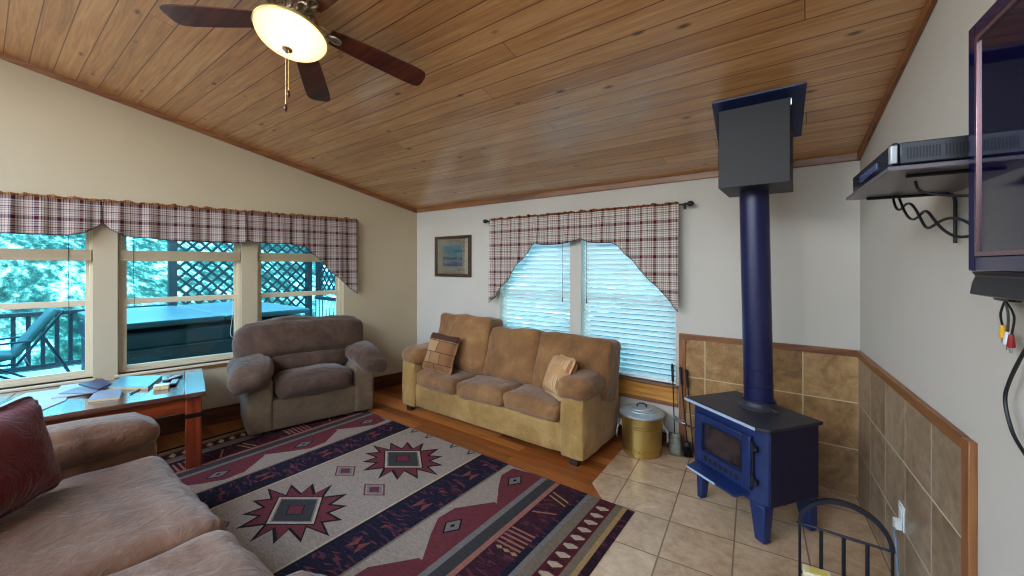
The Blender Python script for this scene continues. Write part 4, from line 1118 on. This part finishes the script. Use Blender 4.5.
# shelf and player
sh = thing('wall_shelf', 'smoked wall shelf on two iron brackets left of the television', 'shelf', (XR, D, 0), BR)
MB().box(-.302, -.004, -2.045, -1.455, 1.838, 1.852).build('board', M['shelfg'], sh, .003)
for s in (1.52, 1.98):
    MB().tube([(-.25, -s, 1.832), (-.03, -s, 1.832), (-.014, -s, 1.825), (-.011, -s, 1.80), (-.011, -s, 1.655)], .0055, 8).build('bracket', M['iron'], sh)
pl_ = thing('video_player', 'slim black video player on the wall shelf', 'video player', (XR, D, 1.853), BR)
x0, x1, s0, s1 = -.288, -.03, 1.50, 2.02
MB().box(x0 + .016, x1, -s1, -s0, .008, .068).build('case', plain('player_case', (60, 62, 68), .35, .5, .1), pl_, .003)
MB().box(x0, x0 + .015, -s1, -s0, .006, .069).build('front_panel', plain('player_front', (16, 18, 44), .15, .2), pl_, .004)
MB().box(x0 - .003, x0, -s1 + .16, -s0 - .13, .026, .048).build('display', plain('player_window', (70, 84, 130), .1), pl_, .001)
MB().box(x0 - .004, x0 + .012, -s1 - .001, -s1 + .022, .010, .062).build('end_cap', M['galv'], pl_, .003)
mb = MB()
for i in range(34):
    if i % 12 == 11: continue
    mb.box(x0 + .03 + i * .0064, x0 + .0335 + i * .0064, -s1 - .0006, -s1 + .001, .020, .052)
mb.build('vent', M['rubber'], pl_)
for x in (x0 + .04, x1 - .03):
    for s in (s0 + .04, s1 - .04): MB().lathe([(.012, 0), (.014, .008)], 12, 0, T(x, -s, 0)).build('foot', M['rubber'], pl_)
# twisted cables below the shelf
def twist(ph):
    base = spline([RW(.16, 1.46, 1.835), RW(.155, 1.55, 1.79), RW(.15, 1.70, 1.742), RW(.145, 1.83, 1.705), RW(.10, 1.97, 1.665), RW(.06, 2.1, 1.62)], 12)
    out = []
    for i, p in enumerate(base):
        a = i / 12 * PI + ph; out.append(p + Vector((0, 0, .026)) * math.sin(a) + Vector((.19, .98, 0)) * .007 * math.cos(a))
    return out
for q, ph in enumerate((0, PI)):
    o = MB().tube(twist(ph), .0042, 7).build('shelf_cable', M['rubber']); tag(o, 'thin black cable in the twisted pair drooping below the wall shelf', 'cable', 'twisted cable pair below the wall shelf')
pts = [RW(.20, 1.86, 1.834), RW(.19, 1.87, 1.80), RW(.14, 1.92, 1.775), RW(.09, 2.02, 1.76), RW(.08, 2.12, 1.76)]
tag(MB().tube(spline(pts), .004, 7).build('shelf_cable', M['rubber']), 'black cable looping under the shelf toward the television back', 'cable')
pts = [RW(.03, 2.06, 1.76), RW(.028, 2.0, 1.73), RW(.02, 1.98, 1.67), RW(.02, 2.0, 1.61), RW(.03, 2.08, 1.57)]
tag(MB().tube(spline(pts), .004, 7).build('shelf_cable', M['rubber']), 'black cable curling down the wall beside the television edge', 'cable')
# cable with plugs, and a power cable, below the television
r = thing('video_cable', 'black video cable with a yellow plug dangling below the television', 'cable', RW(.032, 1.905, 1.49), BR)
MB().box(-.012, .012, -.05, .03, -.012, .0).build('connector', M['black'], r, .002)
for k_, (dy, dz, mm) in enumerate(((.012, -.115, 'yellowp'), (-.012, -.13, 'cardw'), (-.03, -.135, 'redp'))):
    MB().tube(spline([(0, .0, -.01), (.002, dy * 1.6 + .01, -.05), (0, dy, dz + .03)]), .0028, 6).build('lead', M['rubber'], r)
    pg = MB().tube([(0, dy, dz + .035), (0, dy, dz + .005), (0, dy, dz)], [.005, .0085, .007], 10).build('plug', M[mm], r)
    MB().tube([(0, dy, dz), (0, dy, dz - .014)], .003, 8).build('pin', M['chrome'], pg)
pts = [RW(.05, 2.12, 1.52), RW(.04, 2.08, 1.42), RW(.03, 1.99, 1.355), RW(.03, 1.92, 1.26), RW(.03, 1.90, 1.20), RW(.03, 1.935, 1.13), RW(.03, 2.0, 1.09), RW(.02, 2.1, 1.02), RW(.02, 2.2, .9)]
tag(MB().tube(spline(pts), .0045, 8).build('power_cord', M['rubber']), 'black power cord hanging down the wall from the television', 'cord')

# ------------------------------------------------------------------ ceiling fan
def build_fan():
    hub = Vector((-2.135, .985, 2.852)); n = Vector((-.07, .25, 1)).normalized()
    r = thing('ceiling_fan', 'five blade walnut ceiling fan with a lit glass bowl light', 'ceiling fan', hub)
    e1 = Vector((1, 0, .07)).normalized(); e1 = (e1 - n * e1.dot(n)).normalized(); e2 = n.cross(e1)
    R_ = Matrix((e1, e2, n)).transposed(); r.rotation_euler = R_.to_euler()
    inv = R_.inverted()
    MB().lathe([(.0, -.052), (.06, -.052), (.085, -.04), (.095, -.02), (.098, .02), (.085, .045), (.075, .06), (.078, .08), (.08, .105), (.0, .105)], 40).build('motor_housing', M['pewter'], r)
    mb = MB()
    for i in range(20):
        a = 2 * PI * i / 20; mb.blob((.022, .018, .05), .008, n=4, mat=T(.093 * math.cos(a), .093 * math.sin(a), 0, rz=a))
    mb.build('ornament', M['pewter'], r)
    a0 = math.radians(214.2)
    for k_ in range(5):
        a = a0 - k_ * 2 * PI / 5; m4 = T(0, 0, -.012, rz=a)
        tilt = Matrix.Rotation(math.radians(-5), 4, 'X')
        mb = MB(); L0, L1 = .17, .70; npt = []
        wl_ = [(L0, .052), (L0 + .06, .060), (.42, .070), (.60, .075), (.66, .073), (.685, .064), (.697, .046), (.70, .024)]
        up = [(x, w) for x, w in wl_] + [(x, -w) for x, w in reversed(wl_)]
        mb.prism(up[::-1], -.004, .004, 0, m4 @ tilt); bl = mb.build('blade', M['blade'], r, .0015)
        ir = MB()
        for s in (-1, 1):
            ir.tube([m4 @ Vector(p) for p in spline([(.085, s * .012, .0), (.115, s * .034, .004), (.15, s * .028, .0), (.165, s * .010, -.006), (.20, s * .022, -.009), (.225, s * .008, -.010)], 5)], .007, 6)
        ir.tube([m4 @ Vector(p) for p in ((.08, 0, .0), (.14, 0, -.002), (.23, 0, -.009))], .008, 6)
        ir.build('blade_iron', M['pewter'], bl)
    # light kit
    MB().lathe([(.05, -.085), (.085, -.08), (.09, -.07), (.06, -.05)], 32).build('fitter', M['pewter'], r)
    t = NT('lit_bowl_glass'); tr = t.n('BsdfTranslucent'); tr.inputs[0].default_value = (.10, .09, .07, 1)
    tp = t.n('BsdfTransparent'); tp.inputs[0].default_value = (1, .92, .78, 1); em = t.n('Emission'); em.inputs[0].default_value = (1, .80, .50, 1)
    lw = t.n('LayerWeight'); lw.inputs[0].default_value = .35
    cf = t.math('POWER', t.math('SUBTRACT', 1, lw.outputs['Facing']), 1.6)
    t.l(t.math('ADD', BOWL_E * .32, t.math('MULTIPLY', cf, BOWL_E)), em.inputs[1])
    m1 = t.n('MixShader'); m1.inputs[0].default_value = .45; t.l(tr.outputs[0], m1.inputs[1]); t.l(tp.outputs[0], m1.inputs[2])
    ad = t.n('AddShader'); t.l(m1.outputs[0], ad.inputs[0]); t.l(em.outputs[0], ad.inputs[1]); t.l(ad.outputs[0], t.out.inputs[0])
    prof = [(.168 * math.sin(math.radians(a)), -.098 - .088 * math.cos(math.radians(a))) for a in range(8, 91, 6)]
    MB().lathe(prof + [(.160, -.092)], 48).build('light_bowl', t.m, r, solid=.003)
    MB().lathe([(.158, -.103), (.171, -.104), (.175, -.098), (.172, -.090), (.158, -.090)], 48).build('bowl_rim', plain('bowl_rim_brass', (206, 180, 118), .35, .6), r)
    MB().lathe([(0, -.212), (.008, -.208), (.012, -.2), (.024, -.194), (.026, -.187), (.018, -.180), (0, -.178)], 20).build('finial', M['pewter'], r)
    for k_, (dx, L) in enumerate(((-.017, .27), (.014, .21))):
        p0 = R_ @ Vector((dx, 0, -.195)); p1 = p0 + Vector((0, 0, -L))
        c_ = MB().tube([inv @ p0, inv @ p1], .0009, 5).build('pull_chain', M['brass'], r)
        MB().tube([inv @ (p1 + Vector((0, 0, z))) for z in (.004, -.006, -.024, -.034)], [.003, .008, .009, .003], 10).build('fob', M['blade'], c_)
    return hub, n
BOWL_E = .62
hub, fn = build_fan()

# ------------------------------------------------------------------ outside: deck, rail, tub, lattice, hillside
mb = MB().box(-9.6, -4.95, -5, 6.2, -.22, -.06)
structure(mb.build('deck_floor', M['deck']), 'pale board deck outside the left windows', 'deck')
def railing(name, label, y0, y1, x=-9.4):
    x = x if y0 < 0 else -9.15
    r = thing(name, label, 'railing', (x, 0, -.06))
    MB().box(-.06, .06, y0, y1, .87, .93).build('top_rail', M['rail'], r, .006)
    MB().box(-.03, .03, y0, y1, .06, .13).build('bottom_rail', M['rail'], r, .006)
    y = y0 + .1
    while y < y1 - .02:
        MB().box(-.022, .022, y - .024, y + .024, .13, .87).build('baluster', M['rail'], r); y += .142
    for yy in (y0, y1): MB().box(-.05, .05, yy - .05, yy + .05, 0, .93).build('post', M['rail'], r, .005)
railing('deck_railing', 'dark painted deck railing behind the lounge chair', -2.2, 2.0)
def lattice(name, label, p0, p1, z0, z1):
    p0 = Vector(p0 + (0,)); p1 = Vector(p1 + (0,)); d = (p1 - p0); L = d.length; d.normalize(); ang = math.atan2(d.y, d.x)
    r = thing(name, label, 'lattice', (p0.x, p0.y, -.06), ang, 'lattice privacy screens around the hot tub')
    H_ = z1 - z0; step = .20; mb = MB()
    def clip(a, b):
        t0, t1 = 0., 1.; dx, dz = b[0] - a[0], b[1] - a[1]
        for p_, q_ in ((-dx, a[0]), (dx, L - a[0]), (-dz, a[1] - z0), (dz, z1 - a[1])):
            if abs(p_) < 1e-9:
                if q_ < 0: return None
            else:
                t = q_ / p_
                if p_ < 0: t0 = max(t0, t)
                else: t1 = min(t1, t)
        return None if t0 >= t1 else ((a[0] + dx * t0, a[1] + dz * t0), (a[0] + dx * t1, a[1] + dz * t1))
    k_ = -H_
    while k_ < L + H_:
        for s, y_ in ((1, .006), (-1, -.006)):
            a = (k_, z0) if s > 0 else (k_ + H_, z0); b = (k_ + H_, z1) if s > 0 else (k_, z1)
            c_ = clip(a, b)
            if c_: mb.bar((c_[0][0], y_, c_[0][1]), (c_[1][0], y_, c_[1][1]), .012, .042, up=(0, 0, 1))
        k_ += step
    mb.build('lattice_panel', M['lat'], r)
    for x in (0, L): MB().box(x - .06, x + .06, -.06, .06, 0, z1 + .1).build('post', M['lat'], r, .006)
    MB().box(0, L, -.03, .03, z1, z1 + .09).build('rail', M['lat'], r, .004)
lattice('lattice_screen', 'dark diagonal lattice screen behind the hot tub', (-9.38, 2.14), (-9.38, 4.62), .70, 2.5)
lattice('lattice_screen', 'dark lattice screen at the far end of the deck by the corner window', (-9.2, 4.78), (-6.4, 4.78), .98, 2.5)
r = thing('deck_railing', 'short railing of pale balusters under the far lattice screen', 'railing', (-9.2, 4.66, -.06))
for q in range(18): MB().box(.14 + q * .15, .17 + q * .15, -.018, .018, .10, .86).build('baluster', M['deckb'], r)
MB().box(.06, 2.74, -.03, .03, .86, .93).build('top_rail', M['rail'], r, .004)
MB().box(.06, 2.74, -.025, .025, .04, .10).build('bottom_rail', M['rail'], r, .004)
r = thing('hot_tub', 'square hot tub with a pale folding cover and dark slatted cabinet', 'hot tub', (-7.25, 1.95, -.06))
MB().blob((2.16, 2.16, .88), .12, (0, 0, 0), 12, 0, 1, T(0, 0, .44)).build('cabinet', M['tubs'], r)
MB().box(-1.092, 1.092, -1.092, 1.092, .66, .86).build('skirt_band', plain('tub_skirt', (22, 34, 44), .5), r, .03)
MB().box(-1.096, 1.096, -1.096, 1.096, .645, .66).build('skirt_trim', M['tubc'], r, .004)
MB().lathe([(1.0, .86), (1.0, .90)], 4, 0, T(0, 0, 0, rz=PI / 4)).build('shell_rim', M['tubs'], r)
for s in (-1, 1):
    def shp(o, p, s=s): return Vector((o.x, o.y, o.z + (.03 * (1 - abs(o.y) / .56) if p.z > 0 else 0)))
    MB().blob((2.22, 1.11, .09), .04, (0, 0, .02), 10, .003, 3, T(0, s * .556, .945)).build('cover_half', M['tubc'], r)
# lounge chair
def build_lounger():
    r = thing('deck_lounger', 'reclining cushioned lounge chair out on the deck', 'lounge chair', (-8.35, .31, -.06))
    zb, zs = 1.02, .44
    for s in (-1, 1):
        x = s * .29
        MB().tube([(x, -1.15, zs - .03), (x, .0, zs - .06)], .016, 8).build('side_rail', M['loungef'], r)
        MB().tube([(x, -.02, zs - .08), (x, .38, zb)], .016, 8).build('back_post', M['loungef'], r)
        MB().tube([(x, -.35, zs - .04), (x, .22, 0)], .015, 8).build('leg', M['loungef'], r)
        MB().tube([(x, .22, .68), (x, .52, 0.0)], .015, 8).build('leg', M['loungef'], r)
        MB().tube([(x, -1.05, zs - .03), (x, -1.0, 0)], .015, 8).build('leg', M['loungef'], r)
        MB().tube([(x, .12, zs + .22), (x, -.5, zs + .20), (x, -.5, zs - .02)], .014, 8).build('armrest', M['loungef'], r)
    for z, y in ((zs - .05, -1.15), (zb, .38), (.35, .08)): MB().tube([(-.29, y, z), (.29, y, z)], .014, 8).build('cross_tube', M['loungef'], r)
    MB().blob((.54, 1.1, .09), .04, (0, 0, .01), 9, .006, 5, T(0, -.58, zs + .03)).build('seat_cushion', M['canvas'], r)
    L = math.hypot(.38, zb - zs + .02); a = math.atan2(zb - zs + .02, .38)
    MB().blob((.54, L - .02, .075), .035, (0, 0, .012), 9, .008, 6, T(0, 0, zs - .01, rx=a) @ T(0, L * .5, .05)).build('back_cushion', M['canvas'], r)
build_lounger()
# ground rising behind the deck
mb = MB(); nx, ny = 60, 60
for i in range(nx + 1):
    x = -9.2 - 60 * (i / nx) ** 1.5
    for j in range(ny + 1):
        y = -30 + 80 * j / ny
        d_ = -9.2 - x
        z = -1.1 + .12 * d_ + .0035 * d_ * d_ + .5 * noise.noise(Vector((x * .12, y * .12, 0))) * min(1, d_ / 6) + .12 * noise.noise(Vector((x * .6, y * .6, 3)))
        mb.v.append((x, y, z))
for i in range(nx):
    for j in range(ny):
        mb.f.append((i * (ny + 1) + j, (i + 1) * (ny + 1) + j, (i + 1) * (ny + 1) + j + 1, i * (ny + 1) + j + 1)); mb.mi.append(0)
structure(mb.build('hillside', M['hill'], angle=180), 'scrubby hillside with pale patches rising beyond the deck', 'hillside')

# ------------------------------------------------------------------ light
w = bpy.data.worlds.new('World'); SC.world = w; w.use_nodes = True
nt = w.node_tree; bg = nt.nodes['Background']
tc = nt.nodes.new('ShaderNodeTexCoord'); sp = nt.nodes.new('ShaderNodeSeparateXYZ'); nt.links.new(tc.outputs['Generated'], sp.inputs[0])
rp = nt.nodes.new('ShaderNodeValToRGB'); nt.links.new(sp.outputs[2], rp.inputs[0])
mr = nt.nodes.new('ShaderNodeMapRange'); mr.inputs[1].default_value = -1; nt.links.new(sp.outputs[2], mr.inputs[0]); nt.links.new(mr.outputs[0], rp.inputs[0])
rp.color_ramp.elements[0].position = .555; rp.color_ramp.elements[0].color = (.012, .03, .035, 1)
rp.color_ramp.elements[1].position = .8; rp.color_ramp.elements[1].color = (.46, .68, 1, 1)
e_ = rp.color_ramp.elements.new(.59); e_.color = (.82, .93, 1, 1)
nt.links.new(rp.outputs[0], bg.inputs[0]); bg.inputs[1].default_value = 10.0
def light(name, kind, loc, energy, col, **kw):
    l = bpy.data.lights.new(name, kind); l.energy = energy; l.color = col
    for k_, v in kw.items(): setattr(l, k_, v)
    o = bpy.data.objects.new(name, l); COL.objects.link(o); o.location = loc; return o
s = light('sun', 'SUN', (0, 0, 10), 6.0, (1, .96, .9), angle=math.radians(2)); s.rotation_euler = (math.radians(-20), math.radians(38), 0)
light('fan_bulb', 'POINT', hub - fn * .10, 60, (1, .76, .46), shadow_soft_size=.045)
# an unseen lamp added behind the camera to brighten the room
def fill_lamp(x, y, e, col=(1, .86, .68)):
    z = zceil(y) - .42
    r = thing('fill_lamp', 'added fill lamp in a glass globe behind the camera', 'lamp', (x, y, z))
    MB().lathe([(.06, .40), (.065, .43)], 24).build('canopy', M['pewter'], r)
    MB().tube([(0, 0, .12), (0, 0, .41)], .008, 8).build('stem', M['pewter'], r)
    t = NT('fill_lamp_globe'); em = t.n('Emission'); em.inputs[0].default_value = col + (1,); em.inputs[1].default_value = 4
    tp = t.n('BsdfTransparent'); ad = t.n('AddShader'); t.l(em.outputs[0], ad.inputs[0]); t.l(tp.outputs[0], ad.inputs[1]); t.l(ad.outputs[0], t.out.inputs[0])
    MB().lathe([(.12 * math.sin(math.radians(a)), -.12 * math.cos(math.radians(a))) for a in range(0, 171, 10)], 32).build('globe', t.m, r)
    light('fill_lamp_bulb', 'POINT', (x, y, z), e, col, shadow_soft_size=.11)
fill_lamp(-1.6, -1.6, 60, (1, .93, .84))

# ------------------------------------------------------------------ camera and view
cam = bpy.data.cameras.new('camera'); co = bpy.data.objects.new('camera', cam); COL.objects.link(co)
co.location = (0, 0, EYE); co.rotation_euler = (PI / 2, 0, TH)
cam.sensor_width = 36; cam.lens = F / 1024 * 36; cam.shift_y = (HY - 288) / 1024; cam.clip_start = .05; cam.clip_end = 300
SC.camera = co
SC.view_settings.view_transform = 'Standard'; SC.view_settings.look = 'None'
SC.view_settings.gamma = 1; SC.view_settings.exposure = .14; SC.view_settings.use_curve_mapping = False
SC.cycles.use_denoising = True
SC.cycles.use_adaptive_sampling = False
SC.cycles.pixel_filter_type = 'BLACKMAN_HARRIS'
SC.cycles.filter_width = 1.2
SC.cycles.max_bounces = 10; SC.cycles.transparent_max_bounces = 16
SC.cycles.sample_clamp_indirect = 6
